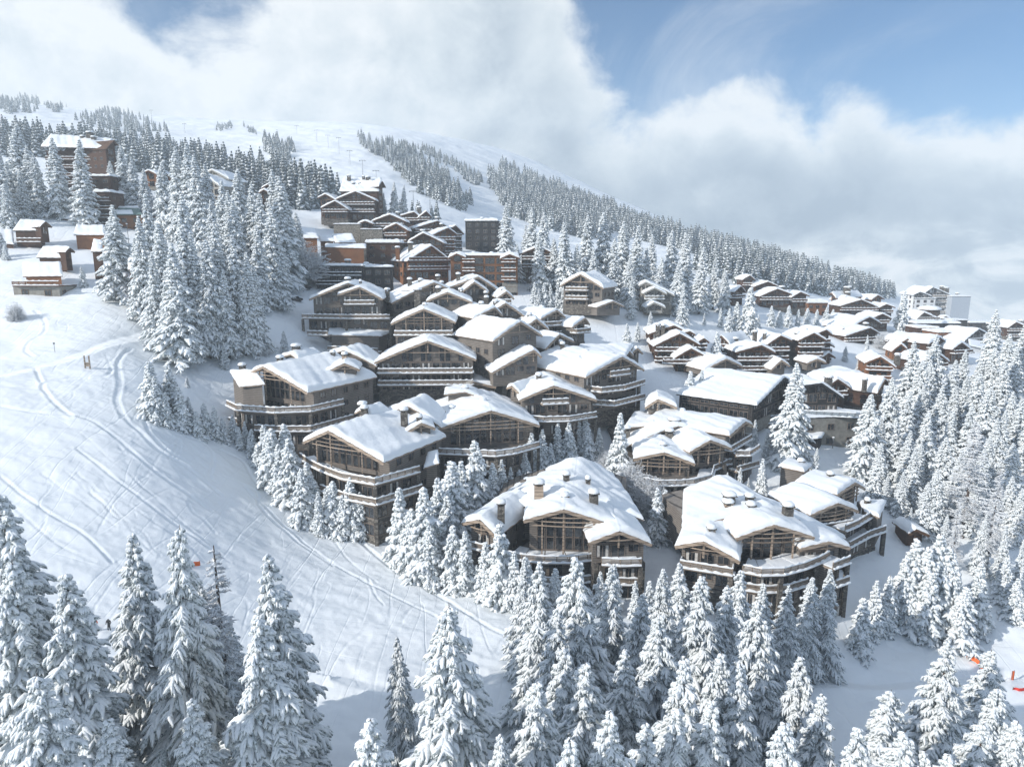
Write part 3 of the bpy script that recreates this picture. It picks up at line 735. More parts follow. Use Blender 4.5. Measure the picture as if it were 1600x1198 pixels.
def snow_slab(name, S, Lu, Lv, T, parent, loc, seed, ridge=None, mat='snow_roof', lump=0.16):
    """snow lying on a roof surface S(u,v): rounded edges, uneven top"""
    us = edge_samples(Lu, 0.7) / Lu; vs = edge_samples(Lv) / Lv
    if ridge is not None:
        extra = [ridge + d / Lu for d in (-0.5, -0.2, 0, 0.2, 0.5)]
        us = np.array(sorted(set([round(float(u), 5) for u in us] + [round(e, 5) for e in extra if 0.02 < e < 0.98])))
    nu, nv = len(us), len(vs)
    top = np.zeros((nu, nv, 3)); bot = np.zeros((nu, nv, 3))
    for i, u in enumerate(us):
        for j, v in enumerate(vs):
            p = np.array(S(u, v)); du = min(u, 1 - u) * Lu; dv = min(v, 1 - v) * Lv
            nz = soft_noise(p[0], p[1], seed)
            TT = T * (1 + 0.30 * nz + 0.10 * math.sin(p[0] * 2.1 + p[1] * 1.3 + seed))
            e = 0.75
            def q(d): 
                d = min(d / e, 1.0); return math.sqrt(max(0, 1 - (1 - d) ** 2))
            t = TT * q(du) * q(dv) if min(du, dv) > 0 else 0.0
            t = TT * min(q(du), q(dv)) if min(du, dv) > 0 else 0.0
            if ridge is not None:
                t -= 0.28 * T * math.exp(-((u - ridge) * Lu / 0.8) ** 2)
            t += lump * 1.6 * nz * min(1, du * 0.6, dv * 0.6)
            top[i, j] = p + [0, 0, 0.05 + max(t, 0)]
            bot[i, j] = p + [0, 0, 0.02]
    # edges sag and wave a little past the roof edge
    cx = top.mean((0, 1))
    for A in (top, bot):
        for i in (0, nu - 1):
            for j in range(nv):
                d = A[i, j] - A[1 if i == 0 else nu - 2, j]; d /= np.linalg.norm(d) + 1e-9
                A[i, j] += d * (0.06 + 0.07 * math.sin(j * 1.7 + seed)); A[i, j, 2] -= 0.03
        for j in (0, nv - 1):
            for i in range(nu):
                d = A[i, j] - A[i, 1 if j == 0 else nv - 2]; d /= np.linalg.norm(d) + 1e-9
                A[i, j] += d * (0.03 + 0.06 * math.sin(i * 1.9 + seed)); A[i, j, 2] -= 0.03
    b = MB(); b.grid(top[::-1]); b.grid(bot)
    def strip(a, c):
        for k in range(len(a) - 1): b.poly([a[k], a[k + 1], c[k + 1], c[k]])
    strip(bot[0], top[0]); strip(top[-1], bot[-1]); strip(top[:, 0], bot[:, 0]); strip(bot[:, -1], top[:, -1])
    return b.build(name, M[mat], parent, loc, smooth=True)
def board_slab(name, S, nu, nv, th, mat, parent, loc, ridge=None):
    us = list(np.linspace(0, 1, nu)); vs = np.linspace(0, 1, nv)
    if ridge is not None: us = sorted(us + [ridge])
    G = np.array([[S(u, v) for v in vs] for u in us]); H = G - np.array([0, 0, th])
    b = MB(); b.grid(G[::-1]); b.grid(H)
    def strip(a, c):
        for k in range(len(a) - 1): b.poly([a[k], a[k + 1], c[k + 1], c[k]])
    strip(H[0], G[0]); strip(G[-1], H[-1]); strip(G[:, 0], H[:, 0]); strip(H[:, -1], G[:, -1])
    return b.build(name, M[mat], parent, loc)

class Chalet:
    def __init__(s, name, label, cat, style, px, py, Y, group=None):
        s.st = STY[style]; p = at(px, py, Y); s.seed = px * 0.37 + py * 0.11
        z = gz(p[0], p[1]); s.loc = np.array([p[0], p[1], z]); s.root = empty(name, s.loc, label, cat, group); s.Y = Y
        s.far = Y > 235
    def finish(s, b, name, mat, parent=None, smooth=False):
        return b.build(name, M[mat], parent or s.root, s.loc, smooth)
    # ---- window: frame with a pane as sub-part
    def window(s, c, right, out, w, h, bars=1, curtain=False):
        up = np.array([0, 0, 1.0]); c = np.asarray(c, float); right = np.asarray(right, float); out = np.asarray(out, float)
        fb = MB(); t = 0.09
        fb.obox(c + up * (h / 2) + out * 0.04, right, out, up, w / 2 + t, 0.07, t / 2 + 0.02)
        fb.obox(c - up * (h / 2) + out * 0.06, right, out, up, w / 2 + t + 0.06, 0.11, t / 2 + 0.02)
        for sg in (-1, 1): fb.obox(c + right * sg * (w / 2 + t / 2) + out * 0.04, right, out, up, t / 2, 0.068, h / 2 - 0.07)
        n = bars if w < 1.9 else max(1, int(round(w / 0.95)) - 1)
        for k in range(n): fb.obox(c + right * (w * ((k + 1) / (n + 1) - 0.5)) + out * 0.045, right, out, up, 0.035, 0.05, h / 2 - 0.07)
        f = s.finish(fb, 'window', s.st['frame'])
        pb = MB(); pb.obox(c + out * 0.012, right, out, up, w / 2, 0.012, h / 2 - 0.05)
        s.finish(pb, 'pane', 'glass', f)
        if curtain:
            for sg in (-1, 1):
                cb = MB(); cb.obox(c + right * sg * w * 0.34 + out * 0.031, right, out, up, w * 0.11, 0.004, h / 2 - 0.1)
                s.finish(cb, 'curtain', 'curtain', f)
        return f
    # ---- snow heap shape
    def snow_cap(s, c, hx, hy, h, parent, ax=(1, 0, 0), ay=(0, 1, 0)):
        b = MB(); c = np.asarray(c, float); ax = np.asarray(ax, float); ay = np.asarray(ay, float)
        n = 12; rings = [(1.0, 0.0), (1.06, 0.28), (0.98, 0.62), (0.72, 0.9), (0.35, 1.0)]
        P = []
        for r_, z_ in rings:
            row = []
            for k in range(n):
                t = 6.283 * k / n; cc, ss = math.cos(t), math.sin(t)
                q = (abs(cc) ** 4 + abs(ss) ** 4) ** -0.25
                w = 1 + 0.05 * math.sin(k * 2.3 + s.seed + c[0])
                row.append(c + ax * hx * cc * q * r_ * w + ay * hy * ss * q * r_ * w + np.array([0, 0, h * z_]))
            row.append(row[0]); P.append(row)
        b.grid(np.array(P)[::-1]); b.poly([P[-1][k] for k in range(n)]); b.poly([P[0][k] for k in range(n - 1, -1, -1)])
        return s.finish(b, 'snow_cap', 'snow_roof', parent, True)
    def chimney(s, px, py, Y, w=0.62, h=3.0, kind='stone', rot=0.0):
        """px,py is the top of its snow cap"""
        p = at(px, py, Y); ax = np.array([math.cos(rot), math.sin(rot), 0]); ay = np.array([-math.sin(rot), math.cos(rot), 0]); up = np.array([0, 0, 1.0])
        capz = p[2] - 0.62; b = MB()
        b.obox([p[0], p[1], capz - 0.55 - h / 2], ax, ay, up, w, w, h / 2)
        for sx in (-1, 1):
            for sy in (-1, 1): b.obox(np.array([p[0], p[1], capz - 0.36]) + ax * sx * w * 0.75 + ay * sy * w * 0.75, ax, ay, up, 0.12, 0.12, 0.19)
        c = s.finish(b, 'chimney', kind)
        b = MB(); b.obox([p[0], p[1], capz - 0.10], ax, ay, up, w * 1.28, w * 1.28, 0.07); s.finish(b, 'cap_stone', 'stone', c)
        s.snow_cap([p[0], p[1], capz - 0.03], w * 1.28, w * 1.28, 0.65, c, ax, ay)
    # ---- balcony: P = list of floor-edge points (world xyz), railing on the outer edge
    def balcony(s, P, inner=None, th=0.32, h=1.05, glass=False, slats=True, posts_to=None, snow=0.32, depth=1.9, name='balcony'):
        P = [np.asarray(p, float) for p in P]; n = len(P); up = np.array([0, 0, 1.0])
        if inner is None:
            # push the edge inwards (away from the viewer side = left normal of travel)
            inner = []
            for k in range(n):
                d = P[min(k + 1, n - 1)] - P[max(k - 1, 0)]; d[2] = 0; d /= np.linalg.norm(d) + 1e-9
                inner.append(P[k] + np.array([-d[1], d[0], 0]) * depth)
        fl = MB()
        for k in range(n - 1):
            q = [P[k], P[k + 1], inner[k + 1], inner[k]]
            fl.prism([v - up * th for v in q], up * th)
        B = s.finish(fl, name, s.st['rail'])
        # railing
        rb = MB(); sn = MB(); acc = 0.0
        for k in range(n - 1):
            a, c = P[k], P[k + 1]; L = np.linalg.norm(c - a); d = (c - a) / (L + 1e-9); o = np.array([d[1], -d[0], 0])
            a = a - o * 0.08; c = c - o * 0.08
            rb.beam(a + up * h, c + up * h, 0.14, 0.10); rb.beam(a + up * 0.16, c + up * 0.16, 0.08, 0.10)
            m = max(1, int(round(L / 1.7)))
            for q in range(m + 1): 
                if q == m and k < n - 2: continue
                pp = a + (c - a) * q / m; rb.obox(pp + up * (h / 2 + 0.05), d, o, up, 0.07, 0.07, h / 2 + 0.09)
            if slats and not glass:
                ns = int(L / 0.17) if not s.far else int(L / 0.34)
                for q in range(ns):
                    pp = a + (c - a) * (q + 0.5) / ns; rb.obox(pp + up * (h / 2 + 0.03), d, o, up, 0.055 if not s.far else 0.12, 0.018, h / 2 - 0.1)
        R_ = s.finish(rb, 'railing', s.st['rail'] if not glass else 'metal_grey', B)
        if glass:
            gb = MB()
            for k in range(n - 1):
                a, c = P[k], P[k + 1]; d = (c - a); L = np.linalg.norm(d); d /= L + 1e-9; o = np.array([d[1], -d[0], 0])
                gb.obox((a + c) / 2 - o * 0.08 + up * (h / 2 + 0.02), d, o, up, L / 2 - 0.05, 0.012, h / 2 - 0.1)
            s.finish(gb, 'glass_panel', 'glass_balustrade', B)
        if snow:
            for k in range(n - 1):
                a, c = P[k], P[k + 1]; L = np.linalg.norm(c - a); d = (c - a) / (L + 1e-9); o = np.array([d[1], -d[0], 0]); m = max(2, int(L / 0.5))
                for (base, hw, hh, off) in ((h + 0.055, 0.13, snow * 0.75, -0.08), (0.004, 0.28, snow * 0.8, 0.06), ):
                    G = []
                    for q in range(m + 1):
                        pp = a + (c - a) * q / m + o * off + up * base
                        wv = 1 + 0.35 * math.sin(q * 1.9 + s.seed + k * 2.1 + base * 7) + 0.2 * math.sin(q * 4.1 + k)
                        row = [pp - o * hw, pp - o * hw * 0.9 + up * hh * 0.7 * wv, pp + up * hh * wv, pp + o * hw * 0.9 + up * hh * 0.7 * wv, pp + o * hw]
                        G.append(row)
                    G = np.array(G); sn.grid(G); sn.poly(G[0]); sn.poly(G[-1][::-1]); sn.poly([G[0][0], G[-1][0], G[-1][-1], G[0][-1]])
            # snow blanket on the deck behind the rail
            for k in range(n - 1):
                q = [P[k], P[k + 1], inner[k + 1], inner[k]]; cc = sum(q) / 4
                q = [v + (cc - v) * 0.06 + up * 0.006 for v in q]; sn.prism(q, up * 0.16)
            s.finish(sn, 'snow', 'snow_roof', B)
        if posts_to is not None:
            for k in posts_to:
                pb = MB(); p = P[k] * 0.88 + inner[k] * 0.12; zb = gz(p[0], p[1]) - 0.8
                pb.obox([p[0], p[1], (zb + p[2] - th) / 2], (1, 0, 0), (0, 1, 0), up, 0.32, 0.32, (p[2] - th - zb) / 2)
                s.finish(pb, 'pillar', s.st['base'])
        return B
    def balc_px(s, pts, z, **kw):
        """balcony whose floor edge runs through photo pixels on the level z"""
        P = []
        for px, py in pts:
            a, sl = ray(px, py); Y = z / sl; P.append(np.array([a * Y, Y, z]))
        body = kw.pop('body', None)
        B = s.balcony(P, **kw)
        if body: s.lower_body(P, z - 0.33, **body)
        return B
    def lower_body(s, P, ztop, inset=1.5, deep=6.0, h=None, lvl=3.2, stone=True):
        """storeys set back under a balcony, with rows of windows"""
        n = len(P); up = np.array([0, 0, 1.0]); nr = []
        for k in range(n):
            d = P[min(k + 1, n - 1)] - P[max(k - 1, 0)]; d = d * [1, 1, 0]; d = d / (np.linalg.norm(d) + 1e-9); nr.append(np.array([-d[1], d[0], 0]))
        f = [P[k] + nr[k] * inset for k in range(n)]; bk = [P[k] + nr[k] * (inset + deep) for k in range(n)]
        f[0] = f[0] + (f[1] - f[0]) * 0.06; f[-1] = f[-1] + (f[-2] - f[-1]) * 0.06
        zb = min(gz(q[0], q[1]) for q in f) - 0.8
        if h: zb = ztop - h
        if ztop - zb < 1: return
        zs = max(zb, ztop - lvl - 0.1)
        for (a, b_, mat, nm, off) in ((zs, ztop, s.st['wall'], 'wall', 0), (zb, zs, s.st['base'], 'stone_base', 0.12)):
            if b_ - a < 0.3: continue
            b = MB(); pts = [q - nr[k] * off for k, q in enumerate(f)] + bk[::-1]
            b.prism([np.array([q[0], q[1], a]) for q in pts], up * (b_ - a)); s.finish(b, nm, mat)
        lv = 0
        while ztop - lvl * (lv + 1) > zb - 1.0 and lv < 3:
            z = ztop - lvl * (lv + 1); off = 0.0 if lv == 0 else 0.12
            for k in range(n - 1):
                a, c_ = f[k], f[k + 1]; d = (c_ - a) * [1, 1, 0]; L = np.linalg.norm(d); d = d / L; o = np.array([d[1], -d[0], 0]); m = max(1, int(L / 2.6))
                for q in range(m):
                    m_ = a + d * (L * (q + 0.5) / m); s.window(np.array([m_[0], m_[1], z + 0.35 + 1.05]) + o * (off + 0.01), d, o, min(2.1, L / m - 0.5), 2.1, 1, curtain=(q + k + lv) % 4 == 1)
            lv += 1
    # ---- flat or tilted roof slab over four photo points (with distances)
    def patch(s, pts, T=0.6, th=0.25, walls=None, inset=0.7, bow=0.0, name='roof'):
        Q = [at(*p) for p in pts]      # front-left, front-right, back-right, back-left
        def S(u, v):
            a = Q[0] * (1 - u) + Q[1] * u; b = Q[3] * (1 - u) + Q[2] * u; p = a * (1 - v) + b * v
            return p + np.array([0, 0, bow * 4 * u * (1 - u)])
        Lu = np.linalg.norm(Q[1] - Q[0]); Lv = np.linalg.norm(Q[3] - Q[0])
        r_ = board_slab(name, S, 5, 5, th, s.st['trim'], s.root, s.loc)
        snow_slab('snow', S, Lu, Lv, T, r_, s.loc, s.seed + pts[0][0])
        if walls is not None:
            c = sum(Q) / 4; c2 = [q + (c - q) * np.array([1, 1, 0]) * min(0.4, inset * 1.4 / (np.linalg.norm(q - c) + 1e-6)) for q in Q]
            zb = min(gz(q[0], q[1]) for q in c2) - 0.6
            if walls > 0: zb = min(q[2] for q in c2) - walls
            b = MB(); n = 4
            tp = [np.array([q[0], q[1], q[2] - th - 0.01]) for q in c2]; bt = [np.array([q[0], q[1], zb]) for q in c2]
            for k in range(4):
                j = (k + 1) % 4; b.poly([bt[k], bt[j], tp[j], tp[k]])
            b.poly(tp); b.poly(bt[::-1])
            s.finish(b, 'wall', s.st['wall'])
            return tp, bt
    # ---- gabled wing; apex and both eave ends are photo pixels, the gable plane stands at distance Y and is turned by rot degrees
    def wing(s, apex, L, Rr, Y=None, rot=0, length=12, T=0.75, rec=1.3, ov=0.9, drop=None, fl=3.0, balc=(0,), bout=1.5, base=None, gable='glass', bow=0.10,
             taper=1.0, wall=True, win=True, side_win=True, floors=None, curve=0.0, truss=True, th=0.30, rise=0.0, bl=None, br=None, stone_levels=1, posts=True, winp=2.3, big_side=False):
        Y = Y or s.Y; r = R(rot); A = at(apex[0], apex[1], Y)
        rd = np.array([math.cos(r), -math.sin(r), 0]); bd = np.array([math.sin(r), math.cos(r), 0]); up = np.array([0, 0, 1.0])
        def onplane(p):
            a, sl = ray(*p); D = np.array([a, 1, sl]); k = (A @ bd) / (D @ bd); return D * k
        pl, pr = onplane(L), onplane(Rr)
        hl = max(0.8, (A - pl) @ rd); hr = max(0.8, (pr - A) @ rd); zl = pl[2]; zr = pr[2]
        zl = min(zl, A[2] - 0.1 * hl); zr = min(zr, A[2] - 0.1 * hr)
        zl = max(zl, A[2] - 1.0 * hl); zr = max(zr, A[2] - 1.0 * hr)
        W = hl + hr; uc = hl / W
        def prof(x):       # height under the top of the board at offset x from the ridge
            if x < 0: t = -x / hl; return (A[2] - zl) * ((1 - bow) * t + bow * t * t * (1 if t > 0 else 0))
            t = x / hr; return (A[2] - zr) * ((1 - bow) * t + bow * t * t)
        def S(u, v):
            x = (u - uc) * W; k = 1 + (taper - 1) * v
            return A + rd * x * k + bd * (v * length) + up * (-prof(x) + rise * v)
        roof = board_slab('roof', S, 9, 4, th, s.st['trim'], s.root, s.loc, ridge=uc)
        if T > 0: snow_slab('snow', S, W, length, T, roof, s.loc, s.seed + apex[0] * 0.7, ridge=uc)
        if not wall: return
        far = s.far
        bs = gz(A[0] + bd[0] * rec, A[1] + bd[1] * rec)
        e1 = A + bd * length * 0.5
        bs = min([gz(*(A + rd * x + bd * y)[:2]) for x in (-hl + ov, hr - ov) for y in (rec, length - 0.6)]) - 0.7
        if base is not None: bs = A[2] - base
        ov = min(ov, hl * 0.35, hr * 0.35)
        x0, x1 = -hl + ov, hr - ov
        xs = [x0, x0 * 0.5, 0, x1 * 0.5, x1]
        tp = [A + rd * x + up * (-prof(x) - th - 0.005) + bd * rec for x in xs]
        zf = A[2] - (drop if drop is not None else (A[2] - max(zl, zr)) + 2.9)    # main living floor
        # timber body above the stone base
        zstone = bs if stone_levels == 0 else max(bs, min(zf - fl * 1.0, bs + fl * stone_levels + 0.6))
        if zstone - bs < 1.0: zstone = bs
        bd_len = length - rec - 0.6
        b = MB(); pts = [A * [1, 1, 0] + rd * x0 + bd * rec + up * zstone, A * [1, 1, 0] + rd * x1 + bd * rec + up * zstone] + tp[::-1]
        b.prism(pts, bd * bd_len + up * (rise * bd_len / length)); s.finish(b, 'wall', s.st['wall'])
        if zstone > bs:
            b = MB(); e = 0.12
            p4 = [A * [1, 1, 0] + rd * (x0 - e) + bd * (rec - e) + up * bs, A * [1, 1, 0] + rd * (x1 + e) + bd * (rec - e) + up * bs, A * [1, 1, 0] + rd * (x1 + e) + bd * (rec + bd_len + e) + up * bs, A * [1, 1, 0] + rd * (x0 - e) + bd * (rec + bd_len + e) + up * bs]
            b.prism(p4, up * (zstone - bs)); s.finish(b, 'stone_base', s.st['base'])
        out = -bd; F0 = A * [1, 1, 0] + bd * rec
        # barge boards with rafters ends and purlins
        if truss:
            b = MB()
            for (xa, xb) in ((-hl, 0), (0, hr)):
                n = 3
                for k in range(n):
                    u0 = xa + (xb - xa) * k / n; u1 = xa + (xb - xa) * (k + 1) / n
                    b.beam(A + rd * u0 + up * (-prof(u0) - th * 0.5 - 0.16) - bd * 0.12, A + rd * u1 + up * (-prof(u1) - th * 0.5 - 0.16) - bd * 0.12, 0.14, 0.52 if not far else 0.42)
            if not far or W > 10:
                zt = A[2] - prof(min(hr, hl) * 0.55) - th - 0.25
                for kk, zz in enumerate([zt, zt - 0.75, zt - 1.5][: (3 if gable == 'rails' else 1)]):
                    # rails span between the slopes at this height
                    xl = -hl * min(0.93, (A[2] - zz - th) / max(A[2] - zl, 0.1)); xr = hr * min(0.93, (A[2] - zz - th) / max(A[2] - zr, 0.1))
                    xl = max(xl, x0 + 0.3); xr = min(xr, x1 - 0.3); m = 6
                    pts_ = [A * [1, 1, 0] + rd * (xl + (xr - xl) * q / m) + up * (zz) + bd * (0.55 - 0.5 * math.sin(math.pi * q / m)) for q in range(m + 1)]
                    for q in range(m): b.beam(pts_[q], pts_[q + 1], 0.14, 0.16)
                b.beam(A + bd * 0.35 + up * (-th), A + bd * 0.35 + up * (zf - A[2] if gable == 'rails' else -min(3.0, A[2] - zf)), 0.26, 0.26)
                for x in ((x0 * 0.62, x1 * 0.62) if gable == 'rails' else (x0 * 0.5, x1 * 0.5)):
                    b.beam(A + rd * x + bd * 0.45 + up * (-prof(x) - th), A * [1, 1, 0] + rd * x + bd * 0.45 + up * (zf if gable == 'rails' else zt - 0.1), 0.22, 0.22)
                for x in (x0 * 0.6, 0, x1 * 0.6):   # purlins carrying the overhang
                    b.beam(A + rd * x + up * (-prof(x) - th - 0.18) + bd * 0.1, A + rd * x + up * (-prof(x) - th - 0.18) + bd * rec, 0.24, 0.28)
            s.finish(b, 'gable_truss', s.st['trim'])
        # tall glazing in the gable
        if win and gable in ('glass', 'rails'):
            gx0, gx1 = x0 * 0.80, x1 * 0.80; n = max(2, int((gx1 - gx0) / (1.55 if not far else 2.2))); dx = (gx1 - gx0) / n
            fr = MB(); pn = MB(); bot = zf + 0.15 if gable == 'rails' else zf + 0.25 + 2.35
            for k in range(n):
                if (k % 3 == 1 and gable == 'glass' and not n < 4): continue
                a0 = gx0 + dx * (k + 0.10); a1 = gx0 + dx * (k + 0.90)
                t0 = A[2] - prof(a0) - th - 0.45; t1 = A[2] - prof(a1) - th - 0.45
                if min(t0, t1) - bot < 0.45: continue
                q = [F0 + rd * a0 + up * bot, F0 + rd * a1 + up * bot, F0 + rd * a1 + up * t1, F0 + rd * a0 + up * t0]
                pn.prism([v + out * 0.012 for v in q], out * 0.03)
                for (p_, q_) in ((q[0], q[1]), (q[1], q[2]), (q[2], q[3]), (q[3], q[0])): fr.beam(p_ + out * 0.06, q_ + out * 0.06, 0.10, 0.12)
                if t0 - bot > 2.6: fr.beam(q[0] + up * 2.25 + out * 0.06, q[1] + up * 2.25 + out * 0.06, 0.10, 0.14)
            if pn.v:
                fr.beam(F0 + rd * gx0 + up * (bot - 0.1) + out * 0.06, F0 + rd * gx1 + up * (bot - 0.1) + out * 0.06, 0.12, 0.16)
                f = s.finish(fr, 'gable_window', s.st['frame']); s.finish(pn, 'pane', 'glass', f)
        # rows of windows, one storey after the other
        nfl = int((zf - bs) / fl) + 1 if floors is None else floors
        for k in range(nfl):
            z = zf - k * fl
            if z < bs - 0.3: break
            if win and not (k == 0 and gable == 'rails'):
                w_ = x1 - x0 - 0.8; n = max(1, int(w_ / winp)); 
                for q in range(n):
                    xc = x0 + 0.4 + w_ * (q + 0.5) / n; tall = (q + k) % 3 != 2
                    hh = 2.15 if tall else 1.35; ww = min(w_ / n - 0.42, 2.2 if tall else 1.6)
                    room = (A[2] - prof(xc) - th - 0.35) - (z + 0.1)
                    if k == 0 and room < hh: 
                        if room < 1.2: continue
                        hh = room - 0.15
                    zc = z + 0.12 + hh / 2 if tall else z + 0.95 + hh / 2
                    if not tall and k == 0 and room < 2.3: zc = z + 0.2 + hh / 2
                    if ww > 0.4: s.window(F0 + rd * xc + up * zc, rd, out, ww, hh, 1, curtain=((q + k) % 4 == 0 and not far))
            if win and side_win and length > 6 and k < 3:
                dl = bd_len - 1.5; n = max(1, int(dl / (2.5 if big_side else 3.4)))
                for side in (-1, 1):
                    # only the flank turned to the camera shows
                    fx = x0 if side < 0 else x1; nrm = rd * side; cpt = F0 + rd * fx
                    if nrm @ (-cpt * np.array([1, 1, 0])) < 0: continue
                    ze = (zl if side < 0 else zr) - th - 0.3
                    for q in range(min(n, 8)):
                        room = ze - z
                        hh = min(2.3 if big_side else 1.4, room - (0.3 if big_side else 0.9))
                        if hh < 0.5: continue
                        s.window(F0 + rd * fx + bd * (0.9 + dl * (q + 0.5) / n) + up * (z + (0.2 if big_side else 0.8) + hh / 2), -bd * side if side > 0 else bd, nrm, 2.0 if big_side else 1.5, hh, 1)
            if k in balc and z > bs + 0.5:
                xa = (x0 if bl is None else bl * hl); xb = (x1 if br is None else br * hr); m = 7 if curve > 0 else 2
                P = [F0 + rd * (xa + (xb - xa) * q / (m - 1)) + up * z + out * (bout + curve * (1 - (2 * q / (m - 1) - 1) ** 2)) for q in range(m)]
                inn = [F0 + rd * (xa + (xb - xa) * q / (m - 1)) + up * z - out * 0.02 for q in range(m)]
                if bout + curve > 0.6:
                    P = [inn[0] + out * 0.05] + P + [inn[-1] + out * 0.05]; inn = [inn[0]] + inn + [inn[-1]]
                    # side returns of the railing
                    s.balcony(P, inner=inn, snow=0.34)
        if posts and not far and W > 9:
            zz = zf - fl * max([0] + [k for k in balc]) - 0.35
            for x in (x0 + 0.4, x1 - 0.4):
                b = MB(); p = F0 + rd * x + out * (bout * 0.8)
                zb = gz(p[0], p[1]) - 0.8
                if zz - zb > 0.8: b.obox([p[0], p[1], (zb + zz) / 2], rd, bd, up, 0.35, 0.35, (zz - zb) / 2)
                if b.v: s.finish(b, 'pillar', s.st['base'])
    def box(s, x0, x1, top, Y, depth, rot=0, base=None, T=0.5, fl=3.0, wall=None, win=True, balc=False, ov=0.4, glass=False, winp=3.0, name='wall', snow=True):
        """flat-roofed block seen from x0 to x1 (photo px) with its roof edge at height 'top' (photo py)"""
        r = R(rot); xm = (x0 + x1) / 2; A = at(xm, top, Y); rd = np.array([math.cos(r), -math.sin(r), 0]); bd = np.array([math.sin(r), math.cos(r), 0]); up = np.array([0, 0, 1.0])
        def onplane(x):
            a, sl = ray(x, top); D = np.array([a, 1, sl]); k = (A @ bd) / (D @ bd); return D * k
        hl = (A - onplane(x0)) @ rd; hr = (onplane(x1) - A) @ rd
        zb = min(gz(*(A + rd * x + bd * y)[:2]) for x in (-hl, hr) for y in (0, depth)) - 0.6
        if base is not None: zb = A[2] - base
        P = [A * [1, 1, 0] - rd * hl + up * zb, A * [1, 1, 0] + rd * hr + up * zb, A * [1, 1, 0] + rd * hr + bd * depth + up * zb, A * [1, 1, 0] - rd * hl + bd * depth + up * zb]
        b = MB(); b.prism(P, up * (A[2] - 0.3 - zb)); s.finish(b, name, wall or s.st['wall'])
        W = hl + hr + 2 * ov
        def S(u, v): return A * [1, 1, 0] + rd * (-hl - ov + W * u) + bd * (-ov + (depth + 2 * ov) * v) + up * A[2]
        rf = board_slab('roof', S, 2, 2, 0.28, s.st['trim'], s.root, s.loc)
        if snow: snow_slab('snow', S, W, depth + 2 * ov, T, rf, s.loc, s.seed)
        if win:
            k = 0
            while A[2] - 0.3 - fl * (k + 1) > zb - 0.8 and k < 6:
                z = A[2] - 0.3 - fl * (k + 1); n = max(1, int((hl + hr) / winp)); w_ = (hl + hr) / n
                for q in range(n):
                    xc = -hl + w_ * (q + 0.5)
                    s.window(A * [1, 1, 0] + rd * xc + up * (z + 1.35), rd, -bd, (w_ - 0.8) if glass else min(1.7, w_ - 0.7), 2.2 if glass else 1.5, 1)
                if balc and (k > 0 or balc == 2 or True):
                    Pp = [A * [1, 1, 0] + rd * x - bd * 1.3 + up * z for x in (-hl, hr)]; inn = [p + bd * 1.3 for p in Pp]
                    s.balcony(Pp, inner=inn, snow=0.3)
                # flank windows toward camera
                for side in (-1, 1):
                    nrm = rd * side; cpt = A + rd * (hr if side > 0 else -hl)
                    if nrm @ (-cpt * np.array([1, 1, 0])) < 0: continue
                    m = max(1, int(depth / 3.5))
                    for q in range(min(m, 5)):
                        s.window(A * [1, 1, 0] + rd * (hr if side > 0 else -hl) + bd * (depth * (q + 0.5) / m) + up * (z + 1.35), -bd * side if side > 0 else bd, nrm, 1.2, 1.3, 1)
                k += 1
        return A, hl, hr, zb
    def flue(s, px, py, Y, h=1.6):
        p = at(px, py, Y); b = MB(); b.tube([(p[0], p[1], p[2] - h), (p[0], p[1], p[2] - 0.12)], 0.16, 8); b.tube([(p[0], p[1], p[2] - 0.12), (p[0], p[1], p[2])], 0.24, 8)
        s.finish(b, 'flue', 'flue')
G1, G2 = 'taupe chalets of the lower hamlet', 'gabled taupe chalets packed up the slope'

# --- lowest centre chalet
c = Chalet('chalet', 'lowest centre taupe chalet with one wide gable between two snowy wings', 'chalet', 'grey', 880, 905, 108, G1)
c.wing((893, 775), (742, 812), (1006, 812), 113, 8, 20, T=1.0, wall=True, win=False, truss=False, taper=0.62, bow=0.22, rise=0.6, base=9, ov=2.6, balc=(), posts=False, stone_levels=0)
c.wing((881, 795), (818, 812), (966, 822), 106, 4, 14, T=0.95, rec=2.2, drop=8.2, gable='rails', balc=(), fl=3.1, base=15.5, posts=False, side_win=False)
c.wing((750, 811), (722, 816), (776, 838), 106, 28, 15, T=0.9, rec=1.4, drop=5.4, balc=(0,), base=13.5, gable='glass', side_win=True)
c.wing((968, 829), (920, 847), (1018, 849), 103, -4, 15, T=0.95, rec=1.4, drop=5.2, balc=(), base=13, gable='glass')
for q in ((842, 748, 113, 0.78, 3.0, 'timber_trim'), (883, 768, 110, 0.55), (885, 735, 119, 0.55), (928, 763, 110, 0.72), (783, 779, 108, 0.6), (919, 742, 118, 0.4)): c.chimney(*q)
c.balc_px([(792, 871), (815, 876), (850, 879), (890, 879), (932, 874)], -49.2, depth=5.0, posts_to=(0, 2, 4), body=dict(inset=2.2))
c.balc_px([(940, 882), (970, 884), (1002, 883)], -48.4, depth=3.2, posts_to=(0, 2), body=dict(inset=1.5))
c.balc_px([(800, 905), (850, 912), (890, 912), (935, 908)], -52.9, depth=3.0, body=dict(inset=1.2))
c.balc_px([(965, 913), (1002, 914)], -52.1, depth=2.6)
